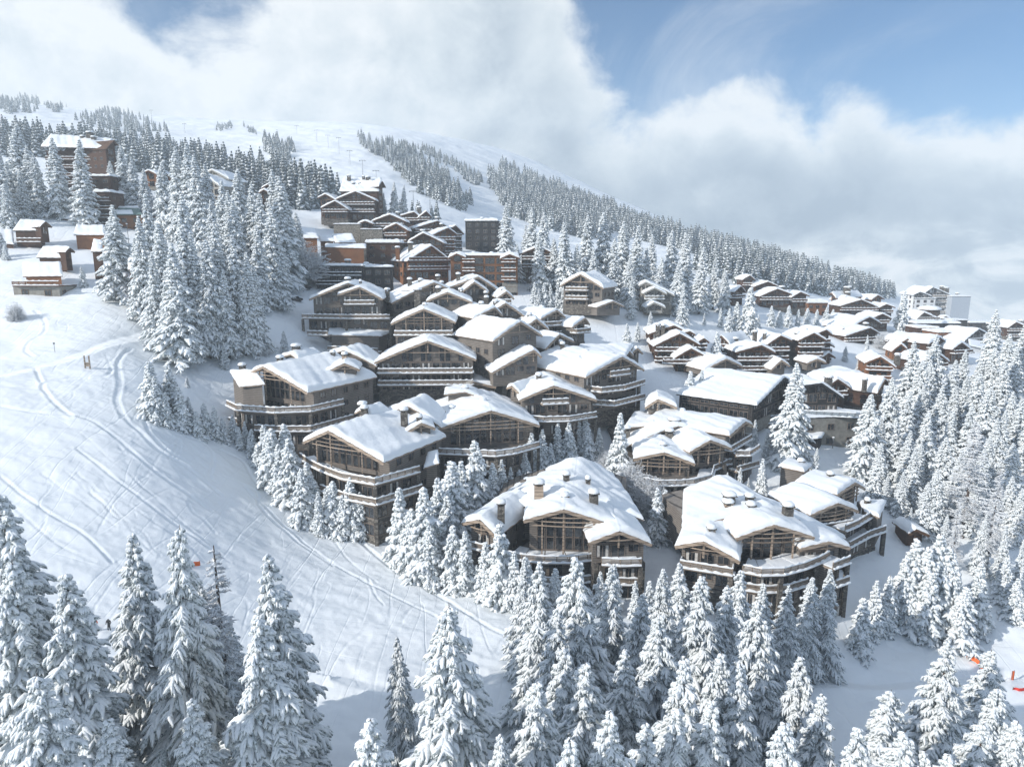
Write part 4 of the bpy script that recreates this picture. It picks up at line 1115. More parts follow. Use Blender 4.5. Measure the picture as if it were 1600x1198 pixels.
# --- lowest right chalet
c = Chalet('chalet', 'lowest right taupe chalet with a wide curved snowy terrace', 'chalet', 'grey', 1200, 905, 106, G1)
c.wing((1196, 795), (1066, 826), (1322, 842), 110, -12, 15, T=1.0, win=False, truss=False, taper=0.52, bow=0.22, base=9, ov=2.6, rise=0.6, balc=(), posts=False, stone_levels=0)
c.wing((1210, 819), (1150, 840), (1272, 838), 103, -4, 14, T=0.9, rec=2.4, drop=7.4, gable='rails', balc=(), base=15, posts=False, side_win=False)
c.wing((1100, 845), (1055, 852), (1156, 876), 101, 22, 15, T=0.95, rec=1.5, drop=5.0, balc=(0,), base=12, gable='glass')
c.wing((1295, 845), (1250, 856), (1328, 854), 104, -10, 13, T=0.85, rec=1.4, drop=4.6, balc=(), base=12, gable='glass')
for q in ((1140, 767, 112, 0.85, 2.6, 'stone'), (1138, 778, 111, 0.7, 2.6, 'timber_trim'), (1172, 769, 112, 0.62), (1174, 782, 110, 0.6), (1112, 818, 104, 0.55), (1232, 783, 108, 0.72)): c.chimney(*q)
c.balc_px([(1160, 893), (1190, 899), (1225, 898), (1258, 889), (1282, 879), (1296, 871)], -48.4, depth=5.5, posts_to=(2, 4), body=dict(inset=2.2))
c.balc_px([(1302, 889), (1328, 879)], -48.6, depth=3.5, posts_to=(0, 1), body=dict(inset=1.5))
c.balc_px([(1160, 921), (1195, 926), (1230, 924), (1262, 914)], -51.9, depth=4, body=dict(inset=1.4))
c.balc_px([(1306, 917), (1327, 910)], -51.9, depth=3.0, body=dict(inset=1.0))
# --- chalet with the open gable and long eave
c = Chalet('chalet', 'taupe chalet with an open timbered gable over a long angled balcony', 'chalet', 'grey', 580, 820, 124, G1)
c.wing((513, 672), (473, 690), (600, 722), 123, 28, 20, T=0.85, rec=2.6, ov=0.9, drop=7.3, gable='rails', balc=(), base=17, posts=False, fl=3.2, bow=0.05)
c.wing((637, 634), (585, 655), (690, 668), 138, 14, 10, T=0.95, truss=False, win=False, balc=(), base=12, posts=False, taper=0.7, bow=0.25)
c.wing((658, 660), (626, 681), (680, 668), 131, -12, 8, T=0.7, rec=0.9, drop=3.0, balc=(), base=3.4, gable='none', win=False, posts=False, stone_levels=0)
c.wing((568, 638), (554, 645), (582, 651), 134, 25, 6, T=0.6, rec=0.6, drop=3, balc=(), base=5, win=False, gable='none', truss=False, posts=False, stone_levels=0)
for q in ((544, 657, 128, 0.6), (569, 632, 133, 0.6), (631, 635, 132, 0.62), (655, 646, 132, 0.5), (566, 626, 136, 0.7)): c.chimney(*q)
c.balc_px([(468, 716), (484, 727), (502, 736), (534, 748), (586, 757), (656, 737)], -39.6, depth=3.0, posts_to=(2, 4, 5), body=dict(inset=1.5))
c.balc_px([(500, 766), (540, 780), (588, 789), (660, 766)], -43.0, depth=2.6, posts_to=(1, 3), body=dict(inset=1.6))
c.patch([(662, 731, 124), (686, 723, 124), (684, 703, 129), (668, 708, 129)], T=0.4, walls=4)
# --- leftmost chalet
c = Chalet('chalet', 'leftmost taupe chalet above the ski slope with two stacked balconies', 'chalet', 'grey', 460, 700, 150, G1)
c.wing((411, 572), (393, 580), (481, 613), 149, 30, 22, T=0.85, rec=2.4, drop=7.6, gable='rails', balc=(), base=17, posts=False, bow=0.05)
c.patch([(374, 604, 148), (414, 600, 147), (400, 580, 152), (359, 580, 153)], T=0.7, walls=0)
c.wing((538, 567), (506, 583), (562, 577), 155, -8, 8, T=0.7, rec=0.9, drop=3, balc=(), base=3.4, gable='none', win=False, posts=False, stone_levels=0)
c.wing((454, 553), (438, 558), (466, 562), 162, 30, 8, T=0.8, rec=0.8, drop=3, balc=(), base=6, win=False, gable='none', truss=False, posts=False, stone_levels=0)
c.wing((537, 547), (496, 562), (588, 572), 168, 12, 10, T=0.95, truss=False, win=False, balc=(), base=11, posts=False, taper=0.7, bow=0.25)
for q in ((378, 566, 153, 0.6), (437, 554, 155, 0.62), (462, 536, 165, 0.85), (520, 546, 165, 0.5), (538, 549, 160, 0.55, 2.2, 'timber_trim')): c.chimney(*q)
c.balc_px([(354, 633), (370, 641), (430, 645), (486, 643), (537, 631)], -32.6, depth=3.0, posts_to=(1, 2, 3, 4), body=dict(inset=1.5))
c.balc_px([(344, 659), (392, 664)], -36.4, depth=2.6)
c.balc_px([(398, 672), (440, 674), (486, 674), (553, 655)], -36.6, depth=2.4, posts_to=(0, 3), body=dict(inset=1.4))
# --- chalet right of it
c = Chalet('chalet', 'taupe chalet with one broad symmetrical gable and a stone pier', 'chalet', 'grey', 765, 740, 139, G1)
c.wing((767, 641), (681, 671), (843, 664), 139, -12, 22, T=0.85, rec=1.8, drop=7.6, fl=3.2, gable='rails', balc=(), base=17, posts=False)
c.wing((727, 612), (694, 616), (750, 621), 152, -4, 7, T=0.7, rec=0.8, drop=3, balc=(), base=6.5, win=False, gable='none', truss=False, posts=False, stone_levels=0)
for q in ((727, 601, 154, 0.62), (755, 621, 146, 0.62), (706, 632, 148, 0.5)): c.chimney(*q)
c.balc_px([(686, 709), (735, 711), (775, 713), (803, 709), (843, 698)], -39.6, depth=2.8, posts_to=(0, 2, 3, 4), body=dict(inset=1.5))
c.balc_px([(695, 735), (740, 738), (790, 736)], -43.2, depth=2.4)
# --- two chalets in the second row
c = Chalet('chalet', 'taupe chalet with a small framed balcony high in its gable', 'chalet', 'grey', 870, 665, 152, G1)
c.wing((865, 602), (811, 625), (932, 624), 152, -6, 18, T=0.8, rec=1.5, drop=7.0, gable='glass', balc=(), base=15, posts=False)
c.wing((800, 602), (792, 605), (812, 614), 156, 35, 10, T=0.75, rec=0.8, drop=2.6, balc=(), base=4, win=False, gable='none', posts=False, stone_levels=0)
for q in ((842, 581, 160, 0.62), (862, 589, 157, 0.62)): c.chimney(*q)
c.balc_px([(829, 657), (850, 659), (890, 658), (932, 651)], -36.2, depth=2.4, posts_to=(0, 2, 3), body=dict(inset=1.5))
c.balc_px([(848, 632), (889, 630)], -32.7, depth=2.0)
c = Chalet('chalet', 'tall taupe chalet with three curved balconies under a broad gable', 'chalet', 'grey', 955, 645, 168, G1)
c.wing((972, 557), (915, 589), (1006, 577), 163, -36, 24, T=0.85, rec=1.5, drop=6.4, balc=(), base=17, gable='glass', curve=1.2)
c.wing((903, 561), (889, 566), (922, 575), 166, 18, 8, T=0.7, rec=0.8, drop=2.6, balc=(), base=3.6, win=False, gable='none', posts=False, stone_levels=0)
for q in ((915, 545, 172, 0.62), (956, 549, 171, 0.65)): c.chimney(*q)
c.balc_px([(908, 609), (940, 613), (975, 609), (1008, 599)], -31.6, depth=2.6)
c.balc_px([(926, 632), (960, 634), (1008, 622)], -34.9, depth=2.4)
c.balc_px([(954, 588), (984, 584)], -28.1, depth=1.6)
# --- right pair
c = Chalet('chalet', 'taupe chalet with a balcony bending round its sunny corner', 'chalet', 'grey', 1070, 765, 138, G1)
c.wing((1060, 665), (972, 700), (1150, 700), 148, -6, 18, T=0.95, win=False, truss=False, taper=0.6, bow=0.25, base=10, balc=(), posts=False, stone_levels=0)
c.wing((1038, 706), (990, 716), (1086, 724), 136, 8, 12, T=0.85, rec=1.4, drop=5.0, balc=(), base=12, gable='rails')
c.wing((1110, 687), (1077, 706), (1144, 700), 139, -16, 12, T=0.85, rec=1.6, drop=5.6, balc=(), base=12, gable='rails')
c.wing((1165, 658), (1140, 680), (1176, 664), 150, -52, 20, T=0.9, rec=1.2, drop=5.0, balc=(0, 1), base=13, gable='glass')
c.patch([(975, 668, 152), (1024, 664, 152), (1036, 652, 160), (990, 646, 162)], T=0.8, walls=5)
for q in ((1046, 668, 146, 0.75), (1054, 651, 150, 1.0), (1076, 668, 147, 0.5), (1100, 663, 148, 0.5), (1036, 689, 140, 0.6), (1066, 637, 158, 0.6), (1116, 645, 156, 0.55), (980, 664, 150, 0.6)): c.chimney(*q)
c.balc_px([(1004, 754), (1030, 759), (1056, 759), (1085, 757), (1112, 750), (1116, 735), (1147, 722)], -45.0, depth=3.2, posts_to=(0, 2, 4), body=dict(inset=1.5))
c.balc_px([(1040, 783), (1080, 782), (1112, 773)], -48.4, depth=2.4)
c.balc_px([(1150, 712), (1172, 712), (1187, 702)], -42.2, depth=2.4, body=dict(inset=1.5))
c.balc_px([(1152, 737), (1186, 727)], -45.6, depth=2.4)
c = Chalet('chalet', 'right-end taupe chalet with stepped balconies running down its flank', 'chalet', 'grey', 1310, 850, 118, G1)
c.wing((1309, 785), (1266, 804), (1341, 797), 117, -20, 11, T=0.85, rec=1.6, drop=5.0, balc=(0,), base=12, gable='rails')
c.wing((1336, 753), (1308, 772), (1351, 762), 128, -40, 8.5, T=0.85, rec=1.4, drop=4.6, balc=(), base=10, gable='rails')
c.patch([(1352, 799, 121), (1374, 808, 119), (1385, 783, 126), (1342, 784, 127)], T=0.6, walls=6)
for q in ((1294, 771, 121, 0.6), (1298, 735, 130, 0.5), (1223, 785, 116, 0.55), (1356, 776, 124, 0.4)): c.chimney(*q)
c.balc_px([(1321, 830), (1340, 822), (1362, 808)], -48.0, depth=2.6, posts_to=(0, 2), body=dict(inset=1.5))
c.balc_px([(1327, 856), (1360, 838), (1384, 830)], -50.8, depth=3.0, posts_to=(0, 2), body=dict(inset=1.6))
c = Chalet('stone_hut', 'small square stone hut with flat snowy roof between fir trees', 'hut', 'grey', 1240, 752, 125)
c.patch([(1216, 728, 138), (1257, 737, 135), (1269, 727, 141), (1229, 718, 143)], T=0.6, walls=0, inset=0.5)
c.chimney(1252, 715, 140, 0.55, 1.6)

# --- packed gables of the upper hamlet
def gab(label, Y, wings, chims=(), style='grey', base_px=None, group=G2, name='chalet', cat='chalet', balcs=(), extra=None, T=0.7):
    w0 = wings[0]; ax, ay = w0['apex']
    c = Chalet(name, label, cat, style, ax, ay, Y, group)
    for w in wings:
        kw = dict(w); apex = kw.pop('apex'); l = kw.pop('L'); r_ = kw.pop('R'); kw.setdefault('T', T); kw.setdefault('posts', False)
        c.wing(apex, l, r_, kw.pop('Y', Y), **kw)
    for q in chims: c.chimney(*q)
    for pts, z, kw in balcs: c.balc_px(pts, z, **kw)
    if extra: extra(c)
    return c
def w(ax, ay, lx, ly, rx, ry, **kw): return dict(apex=(ax, ay), L=(lx, ly), R=(rx, ry), **kw)
gab('big taupe chalet with two overlapping gables over three long balconies', 200,
    [w(544, 442, 483, 467, 600, 463, rot=-4, length=16, drop=6.4, balc=(), base=20, Y=200), w(562, 448, 527, 460, 598, 467, rot=-4, length=9, drop=5.0, Y=196, balc=(0,), base=20, bl=-0.7, br=0.62, gable='glass')],
    [(543, 432, 206, 0.7), (563, 436, 206, 0.3)],
    balcs=[([(472, 497), (540, 498), (609, 498)], -17.7, dict(depth=3.5, posts_to=(0, 1, 2), body=dict(inset=2.6))), ([(480, 523), (512, 524)], -21.9, dict(depth=3)), ([(512, 547), (560, 549), (590, 551)], -26.2, dict(depth=2.5))],
    extra=lambda c: c.patch([(512, 523, 192), (596, 525, 192), (610, 519, 197), (514, 514, 198)], T=0.6, walls=6))
gab('taupe chalet with one wide snowfield roof and a gable end to the right', 208,
    [w(678, 441, 612, 473, 704, 452, rot=-24, length=16, drop=5, balc=(), base=12, gable='glass')], [(640, 433, 214, 0.6), (657, 434, 214, 0.6), (605, 449, 206, 0.6)])
gab('taupe chalet with arched gable beside a tall stone chimney', 198,
    [w(699, 456, 666, 470, 738, 472, rot=-3, length=14, drop=4.6, base=12, balc=())], [(685, 446, 203, 0.65), (652, 449, 199, 0.9, 7.0)])
gab('taupe chalet with a wide gable and full-width balcony, middle of the packed slope', 181,
    [w(662, 482, 611, 505, 712, 503, rot=-2, length=16, drop=7.0, base=15, balc=(0,), bout=2.0, gable='rails')], [(664, 472, 188, 0.5)])
gab('taupe chalet with the widest gable, low in the packed slope', 167,
    [w(668, 532, 585, 566, 744, 561, rot=-2, length=16, drop=8.0, base=16, balc=(0, 1), bout=2.0, gable='glass')], [(665, 521, 176, 0.65)])
gab('taupe house with a tall plain boarded gable and one pale upper window', 173,
    [w(813, 502, 770, 533, 847, 524, rot=-38, length=18, drop=6.0, base=15, balc=(), gable='none', winp=3.4)], [])
gab('taupe lean gable with a long roof sloping down left', 166,
    [w(834, 546, 768, 582, 846, 557, rot=-14, length=10, drop=6.5, base=9, balc=(), gable='glass')], [(820, 540, 172, 0.5)])
gab('taupe chalet with its roof behind the plain boarded house', 189,
    [w(773, 480, 739, 497, 785, 494, rot=-28, length=16, drop=4.5, base=12, balc=(0,))], [(752, 470, 195, 0.6), (774, 467, 196, 0.65)])
gab('narrow taupe gable just right of the boarded house ridge', 193,
    [w(790, 473, 776, 482, 819, 493, rot=-14, length=12, drop=4, base=10, balc=())], [])
gab('taupe house with a dark boarded triangle gable near the top of the hamlet', 213,
    [w(741, 440, 718, 459, 764, 456, rot=-8, length=14, drop=4.5, base=11, balc=(), gable='none')], [(759, 454, 207, 0.5)])
gab('topmost taupe chalet with a long roof ridge and snow heaps', 220,
    [w(747, 432, 694, 452, 782, 456, rot=-12, length=12, drop=4, base=11, balc=(), gable='none')], [(684, 428, 224, 0.6), (716, 425, 224, 0.6), (729, 434, 220, 0.6), (690, 438, 216, 0.5)])
gab('small taupe gable with a tan wall at the hamlet top right', 206,
    [w(791, 455, 777, 465, 803, 466, rot=-10, length=12, drop=3.6, base=9, balc=(0,))], [(786, 448, 211, 0.6), (760, 461, 203, 0.55), (720, 449, 205, 0.55)])
gab('taupe chalet with a curved double balcony at the hamlet right end', 200,
    [w(870, 484, 845, 498, 883, 495, rot=-38, length=16, drop=4.4, base=11, balc=(0, 1), curve=1.2)], [(847, 477, 206, 0.6), (826, 488, 202, 0.5)])
gab('last taupe chalet of the hamlet, right end, gable over a long deck', 200,
    [w(914, 496, 894, 511, 921, 507, rot=-42, length=14, drop=4.2, base=9, balc=(0,), bout=2.5)], [])
gab('taupe chalet with a narrow gable left of the curved balconies', 187,
    [w(838, 498, 822, 510, 858, 515, rot=-18, length=14, drop=4, base=10, balc=())], [(827, 488, 193, 0.6)])
gab('taupe chalet half buried in snow under the hamlet right end', 181,
    [w(874, 522, 852, 545, 897, 533, rot=-30, length=14, drop=3.8, base=8, balc=(), gable='none')], [(879, 533, 178, 0.55), (876, 530, 180, 0.4)])
gab('low taupe house with twin small gables behind the tall curved-balcony chalet', 187,
    [w(982, 547, 972, 556, 990, 556, rot=-15, length=9, drop=3, base=6, balc=()), w(996, 543, 986, 553, 1004, 552, rot=-15, length=9, drop=3, base=6, balc=(), Y=190)], [],
    extra=lambda c: c.patch([(905, 556, 180), (978, 556, 182), (990, 540, 192), (905, 540, 190)], T=0.8, walls=4))
gab('small taupe house with snow-filled flat roof behind the gable-balcony chalet', 168,
    [w(740, 596, 722, 606, 775, 604, rot=0, length=9, drop=2.6, base=4, balc=(), gable='none', win=False, T=0.9)], [])
gab('small dark gabled annex below the tall curved-balcony chalet', 158,
    [w(1028, 623, 1008, 636, 1058, 636, rot=10, length=9, drop=3, base=6, balc=(), T=0.9)], [])

# --- buildings above the hamlet
G3 = 'brown chalets above the hamlet'
gab('orange-brown chalet with a wide gable and two balconies above the hamlet', 260,
    [w(674, 384, 636, 408, 706, 409, rot=-30, length=20, drop=5.4, base=19, balc=(0, 1), fl=3.3)], [(641, 377, 266, 0.8), (621, 384, 262, 0.7, 4.0, 'timber_orange')], 'orange', group=G3)
def o2(c):
    c.box(704, 809, 399, 255, 14, rot=0, T=0.8, balc=False, glass=True, winp=3.6)
    for z, x0, x1 in ((-1.6, 722, 742), (-4.8, 722, 742), (-1.6, 783, 806), (-4.8, 783, 806), (-8.0, 783, 806)):
        a0, s0 = ray(x0, 400); a1, s1 = ray(x1, 400)
        c.balcony([np.array([a0 * 253, 253, z - 0.8]), np.array([a1 * 253, 253, z - 0.8])], depth=1.9)
gab('long bright orange-brown apartment chalet with glazed bays', 253,
    [w(713, 396, 700, 403, 728, 402, rot=0, length=14, drop=3, base=14, balc=(), T=0.9), w(796, 397, 781, 404, 812, 403, rot=0, length=14, drop=3, base=14, balc=(), T=0.9)],
    [(740, 393, 262, 0.6), (768, 393, 262, 0.6)], 'orange', group=G3, cat='apartment block', name='apartment_chalet', extra=o2)
c = Chalet('apartment_block', 'low dark flat-roofed block with long white-edged balconies', 'apartment block', 'dark', 550, 448, 236)
c.box(494, 566, 415, 236, 12, rot=4, T=0.5, balc=True, glass=True); c.box(568, 612, 417, 238, 12, rot=-8, T=0.5, wall='timber_dark', balc=False)
for q in ((543, 404, 242, 0.9), (528, 411, 241, 0.6), (572, 409, 242, 0.7)): c.chimney(*q)
gab('big dark castle-like hotel with stacked roofs on the skyline knoll', 335,
    [w(597, 283, 592, 299, 603, 303, rot=-62, length=20, drop=6, base=26, balc=(), Y=338, gable='none', winp=3.4),
     w(555, 299, 525, 311, 587, 313, rot=0, length=14, drop=6, base=18, balc=(0, 1), Y=330, fl=3.4, bout=1.2),
     w(508, 303, 496, 309, 527, 314, rot=10, length=12, drop=5, base=14, balc=(), Y=333), w(523, 314, 501, 325, 545, 328, rot=2, length=9, drop=5, base=11, balc=(0,), Y=325)],
    [(545, 273, 348, 0.8), (575, 275, 348, 1.0), (580, 281, 343, 0.9), (552, 284, 343, 0.6), (562, 284, 343, 0.6), (568, 274, 350, 0.6)], 'brown', group=None, cat='hotel', name='hotel',
    extra=lambda c: c.patch([(530, 299, 336), (592, 299, 336), (597, 281, 352), (537, 279, 354)], T=1.0, walls=18))
gab('upper brown chalet with wide lattice gable below the skyline hotel', 300, [w(609, 335, 580, 346, 634, 346, rot=0, length=12, drop=5, base=14, balc=(0, 1))], [(622, 330, 306, 0.8)], 'brown', group=G3)
gab('orange-brown chalet with a steep small gable and two white balconies', 290, [w(619, 349, 598, 359, 637, 360, rot=0, length=12, drop=5, base=13, balc=(0, 1))], [], 'orange', group=G3)
gab('little grey gabled lodge left of the lattice-gabled chalet', 296, [w(570, 345, 558, 350, 583, 350, rot=0, length=10, drop=3, base=8, balc=())], [], 'brown', group=G3)
gab('brown chalet with two small gables high behind the others', 332, [w(647, 331, 622, 338, 658, 341, rot=0, length=12, drop=4, base=12, balc=(0,)), w(666, 330, 652, 341, 674, 339, rot=-5, length=12, drop=4, base=12, balc=(0,), Y=326)], [(655, 322, 340, 0.9)], 'brown', group=G3)
gab('dark-gabled brown chalet in front of the steep little orange one', 285, [w(661, 364, 637, 378, 694, 380, rot=0, length=14, drop=5, base=12, balc=(), gable='none')], [(660, 358, 292, 0.8)], 'brown', group=G3)
gab('brown chalet whose side balconies step down to the right', 298, [w(700, 356, 674, 368, 714, 366, rot=-25, length=14, drop=5, base=15, balc=(0, 1, 2))], [(690, 348, 305, 0.7)], 'orange', group=G3)
gab('brown chalet with snowy roof just under the piste edge', 308, [w(684, 345, 646, 357, 702, 356, rot=-20, length=14, drop=5, base=10, balc=(0,))], [(683, 338, 315, 0.8)], 'brown', group=G3)
gab('rightmost brown chalet of the upper row before the wood', 312, [w(712, 352, 696, 362, 725, 366, rot=-15, length=14, drop=5, base=16, balc=(0, 1, 2))], [], 'brown', group=G3)
c = Chalet('apartment_block', 'dark grey flat-topped block beside the wood on the skyline', 'apartment block', 'dark', 750, 370, 332)
c.box(727, 777, 345, 332, 14, rot=6, T=1.0, balc=False, winp=3.2); c.chimney(753, 339, 338, 0.7)
c = Chalet('garage', 'low brown garage under a long slab of snow', 'garage', 'brown', 600, 395, 270)
c.box(572, 624, 379, 270, 10, rot=0, T=1.1, winp=4)
c = Chalet('cabin', 'small brown building with a tilted snowy roof and dark flank', 'cabin', 'orange', 537, 395, 264)
c.patch([(524, 379, 262), (556, 379, 262), (550, 366, 270), (519, 367, 270)], T=0.6, walls=0)
c = Chalet('cabin', 'low brown cabin with two roof levels left of the tilted snowy roof', 'cabin', 'orange', 515, 395, 266)
c.patch([(500, 377, 264), (523, 377, 264), (519, 369, 270), (498, 369, 270)], T=0.6, walls=0); c.patch([(508, 386, 258), (572, 388, 258), (572, 382, 262), (508, 382, 262)], T=0.5, walls=0)
c = Chalet('cabin', 'brown cabin at the forest edge above the lone frosted birch', 'cabin', 'orange', 476, 382, 262)
c.patch([(461, 372, 260), (498, 372, 260), (492, 358, 268), (456, 358, 268)], T=0.6, walls=0)
c = Chalet('retaining_wall', 'stepped pale stone retaining wall above the small brown cabins', 'wall', 'concrete', 560, 372, 284)
c.box(521, 562, 350, 284, 3, rot=0, T=0.3, win=False, wall='stone_pale', ov=0.05); c.box(563, 597, 358, 282, 3, rot=-6, T=0.3, win=False, wall='stone_pale', ov=0.05)
gab('dark brown chalet half hidden among the tall background spruces', 272, [w(842, 385, 812, 397, 869, 398, rot=0, length=12, drop=5, base=15, balc=(0, 1))], [], 'brown', group=G3)
gab('brown-grey chalet with its broad gable turned left, right of the row of young spruces', 236,
    [w(907, 428, 875, 446, 943, 450, rot=26, length=16, drop=5.6, base=14, balc=(0, 1), bl=-0.7, br=0.3), w(958, 470, 932, 480, 975, 478, rot=-20, length=7, drop=3, base=5, balc=(), Y=232, T=0.3, gable='none')], [], 'grey', group=None, T=1.0)
gab('pale grey chalet with two small gables among the tall trees', 252,
    [w(1009, 440, 998, 446, 1054, 461, rot=8, length=12, drop=4.2, base=12, balc=()), w(1023, 449, 1005, 458, 1042, 459, rot=2, length=9, drop=4.2, base=10, balc=(0,), Y=249), w(1022, 472, 1008, 480, 1040, 480, rot=0, length=7, drop=3, base=4, balc=(), Y=244)], [], 'pale', group=None)

# --- brown chalets on the right
G4 = 'dark brown chalets right of the hamlet'
gab('dark brown chalet group with three stacked gables and wrapped balconies', 207,
    [w(1053, 508, 1013, 522, 1071, 517, rot=4, length=14, drop=5, base=12, balc=(), Y=214), w(1062, 521, 1021, 541, 1094, 539, rot=2, length=14, drop=5.4, base=15, balc=(0, 1), Y=207),
     w(1080, 544, 1053, 560, 1104, 557, rot=2, length=8, drop=4.6, base=11, balc=(0,), Y=202, bout=1.6, bl=-1.6, br=1.0), w(1078, 517, 1064, 521, 1086, 522, rot=0, length=8, drop=3, base=6, balc=(), Y=213), w(1100, 528, 1090, 534, 1108, 534, rot=0, length=9, drop=3, base=9, balc=(0,), Y=208)],
    [(1028, 504, 214, 0.55), (1036, 505, 214, 0.55), (1065, 504, 219, 0.4)], 'brown', group=G4)
gab('dark brown chalet with a steep end gable at the left of its row', 224, [w(1127, 524, 1124, 529, 1141, 539, rot=42, length=16, drop=4, base=13, balc=(0, 1))], [(1150, 526, 226, 0.7)], 'brown', group=G4)
gab('dark brown chalet with a projecting balconied front in mid row', 212, [w(1190, 539, 1150, 550, 1212, 551, rot=-4, length=10, drop=4.8, base=13, balc=(0, 1, 2), curve=0.4)], [], 'brown', group=G4, T=0.8)
gab('dark brown chalet with a plain high gable, centre of its row', 222, [w(1220, 524, 1199, 538, 1238, 532, rot=-6, length=14, drop=5, base=13, balc=(0, 1))], [(1180, 515, 226, 0.6), (1195, 518, 226, 0.45)], 'brown', group=G4)
gab('dark brown chalet with long white-snowed balconies, right in the row', 222, [w(1272, 520, 1247, 532, 1292, 532, rot=-2, length=14, drop=4.6, base=12, balc=(0, 1))], [(1245, 517, 228, 0.6), (1257, 512, 230, 0.9)], 'brown', group=G4)
gab('dark brown chalet closing the row at its right end', 228, [w(1291, 515, 1277, 521, 1302, 524, rot=-4, length=14, drop=4.4, base=12, balc=(0, 1, 2))], [], 'brown', group=G4)
gab('small grey shed with arched door left of its twin', 208, [w(1221, 562, 1205, 577, 1234, 571, rot=-8, length=8, drop=3, base=5, balc=(), gable='none', winp=3)], [], 'grey', group='sheds before the brown row', name='shed', cat='shed')
gab('small grey shed with low gable right of its twin', 214, [w(1277, 560, 1261, 567, 1291, 566, rot=-8, length=8, drop=3, base=4, balc=(), gable='none', winp=3)], [], 'grey', group='sheds before the brown row', name='shed', cat='shed')
gab('tiny brown hut by the village path with a low gable', 225, [w(1295, 551, 1283, 560, 1305, 558, rot=-20, length=8, drop=3, base=4, balc=(), gable='none')], [], 'brown', group='sheds before the brown row', name='shed', cat='shed')
gab('warm brown balconied chalet facing left at the forest edge', 216, [w(1376, 557, 1351, 567, 1400, 574, rot=14, length=13, drop=4.4, base=11, balc=(0, 1))], [(1403, 551, 222, 0.7)], 'orange', group=G4)
gab('brown chalet with boarded gable by the frosted birches', 272, [w(1360, 512, 1321, 525, 1375, 521, rot=-18, length=14, drop=5, base=11, balc=(0,)), w(1318, 513, 1308, 520, 1330, 520, rot=-10, length=10, drop=4, base=9, balc=(0,), Y=276)], [(1353, 503, 278, 0.8)], 'brown', group=G4)
gab('brown chalet with a broad dark gable above the boarded one', 292, [w(1359, 495, 1328, 512, 1378, 506, rot=-28, length=18, drop=5, base=9, balc=())], [(1340, 494, 298, 0.7)], 'brown', group=G4)
gab('small brown gabled house beside the tall village spruce', 300, [w(1379, 490, 1363, 497, 1393, 497, rot=-8, length=12, drop=4, base=8, balc=(0,))], [], 'brown', group=G4)
gab('stacked brown chalet left edge behind the right-hand row', 236, [w(1290, 533, 1278, 540, 1304, 541, rot=-4, length=12, drop=4, base=9, balc=(0, 1))], [], 'brown', group=G4)
G5 = 'village roofs on the right horizon'
gab('dark gabled chalet behind trees left of the village', 302, [w(1158, 447, 1148, 456, 1166, 457, rot=-45, length=16, drop=5, base=12, balc=(0,))], [], 'brown', group=G5)
gab('two-part dark chalet with joined snowy roofs at the village start', 312, [w(1215, 451, 1187, 463, 1241, 461, rot=0, length=12, drop=5, base=12, balc=(0,)), w(1251, 456, 1236, 465, 1265, 462, rot=-8, length=12, drop=4.4, base=11, balc=(0,))], [(1222, 446, 318, 1.0)], 'brown', group=G5)
gab('higher dark chalet behind the two-part one', 345, [w(1200, 440, 1178, 448, 1216, 447, rot=0, length=12, drop=5, base=12, balc=()), w(1172, 430, 1160, 437, 1180, 437, rot=0, length=12, drop=5, base=12, balc=(0,), Y=350)], [], 'brown', group=G5)
c = Chalet('house', 'low orange house with a plain slab of snow at the village start', 'house', 'orange', 1276, 483, 335, G5); c.box(1263, 1293, 473, 335, 12, T=1.3, rot=0)
gab('red-brown house with a long snowy roof in the village', 352, [w(1322, 463, 1312, 470, 1343, 470, rot=0, length=12, drop=5, base=12, balc=(0,)), w(1299, 457, 1296, 466, 1306, 470, rot=55, length=26, drop=5, base=13, balc=(), Y=356)], [(1324, 447, 360, 1.3), (1325, 455, 358, 1.0)], 'orange', group=G5)
gab('broad brown gabled house in front of the red-brown one', 322, [w(1346, 468, 1313, 478, 1375, 481, rot=0, length=14, drop=5, base=10, balc=(0,))], [], 'brown', group=G5)
gab('small brown gable just right of the broad one', 326, [w(1385, 475, 1375, 480, 1399, 480, rot=0, length=12, drop=4, base=8, balc=(0,))], [(1379, 472, 330, 1.0)], 'brown', group=G5)
gab('sunny tan house behind the small brown gable', 372, [w(1372, 461, 1362, 468, 1382, 467, rot=-20, length=14, drop=4, base=9, balc=())], [], 'orange', group=G5)
def tower(c):
    A, hl, hr, zb = c.box(1488, 1517, 463, 436, 16, rot=0, T=0.4, win=False, wall='render_grey', ov=0.1)
    c.box(1430, 1462, 466, 438, 14, rot=0, T=0.4, win=True, wall='render_white', winp=4, balc=False)
gab('white apartment tower with blank blue-grey end wall on the horizon', 440,
    [w(1458, 449, 1446, 457, 1489, 463, rot=-4, length=20, drop=6, base=24, balc=(0, 1, 2, 3), bl=0.35, br=1.0, bout=1.0, fl=3.4), w(1438, 456, 1427, 461, 1456, 463, rot=0, length=16, drop=5, base=20, balc=(), Y=437)],
    [(1454, 446, 452, 1.2), (1473, 446, 452, 1.2), (1479, 448, 450, 1.2), (1496, 457, 446, 0.8)], 'white', group=None, cat='apartment tower', name='apartment_tower', extra=tower)
c = Chalet('rotunda', 'round low building with a domed cap of snow before the white tower', 'rotunda', 'brown', 1452, 488, 400)
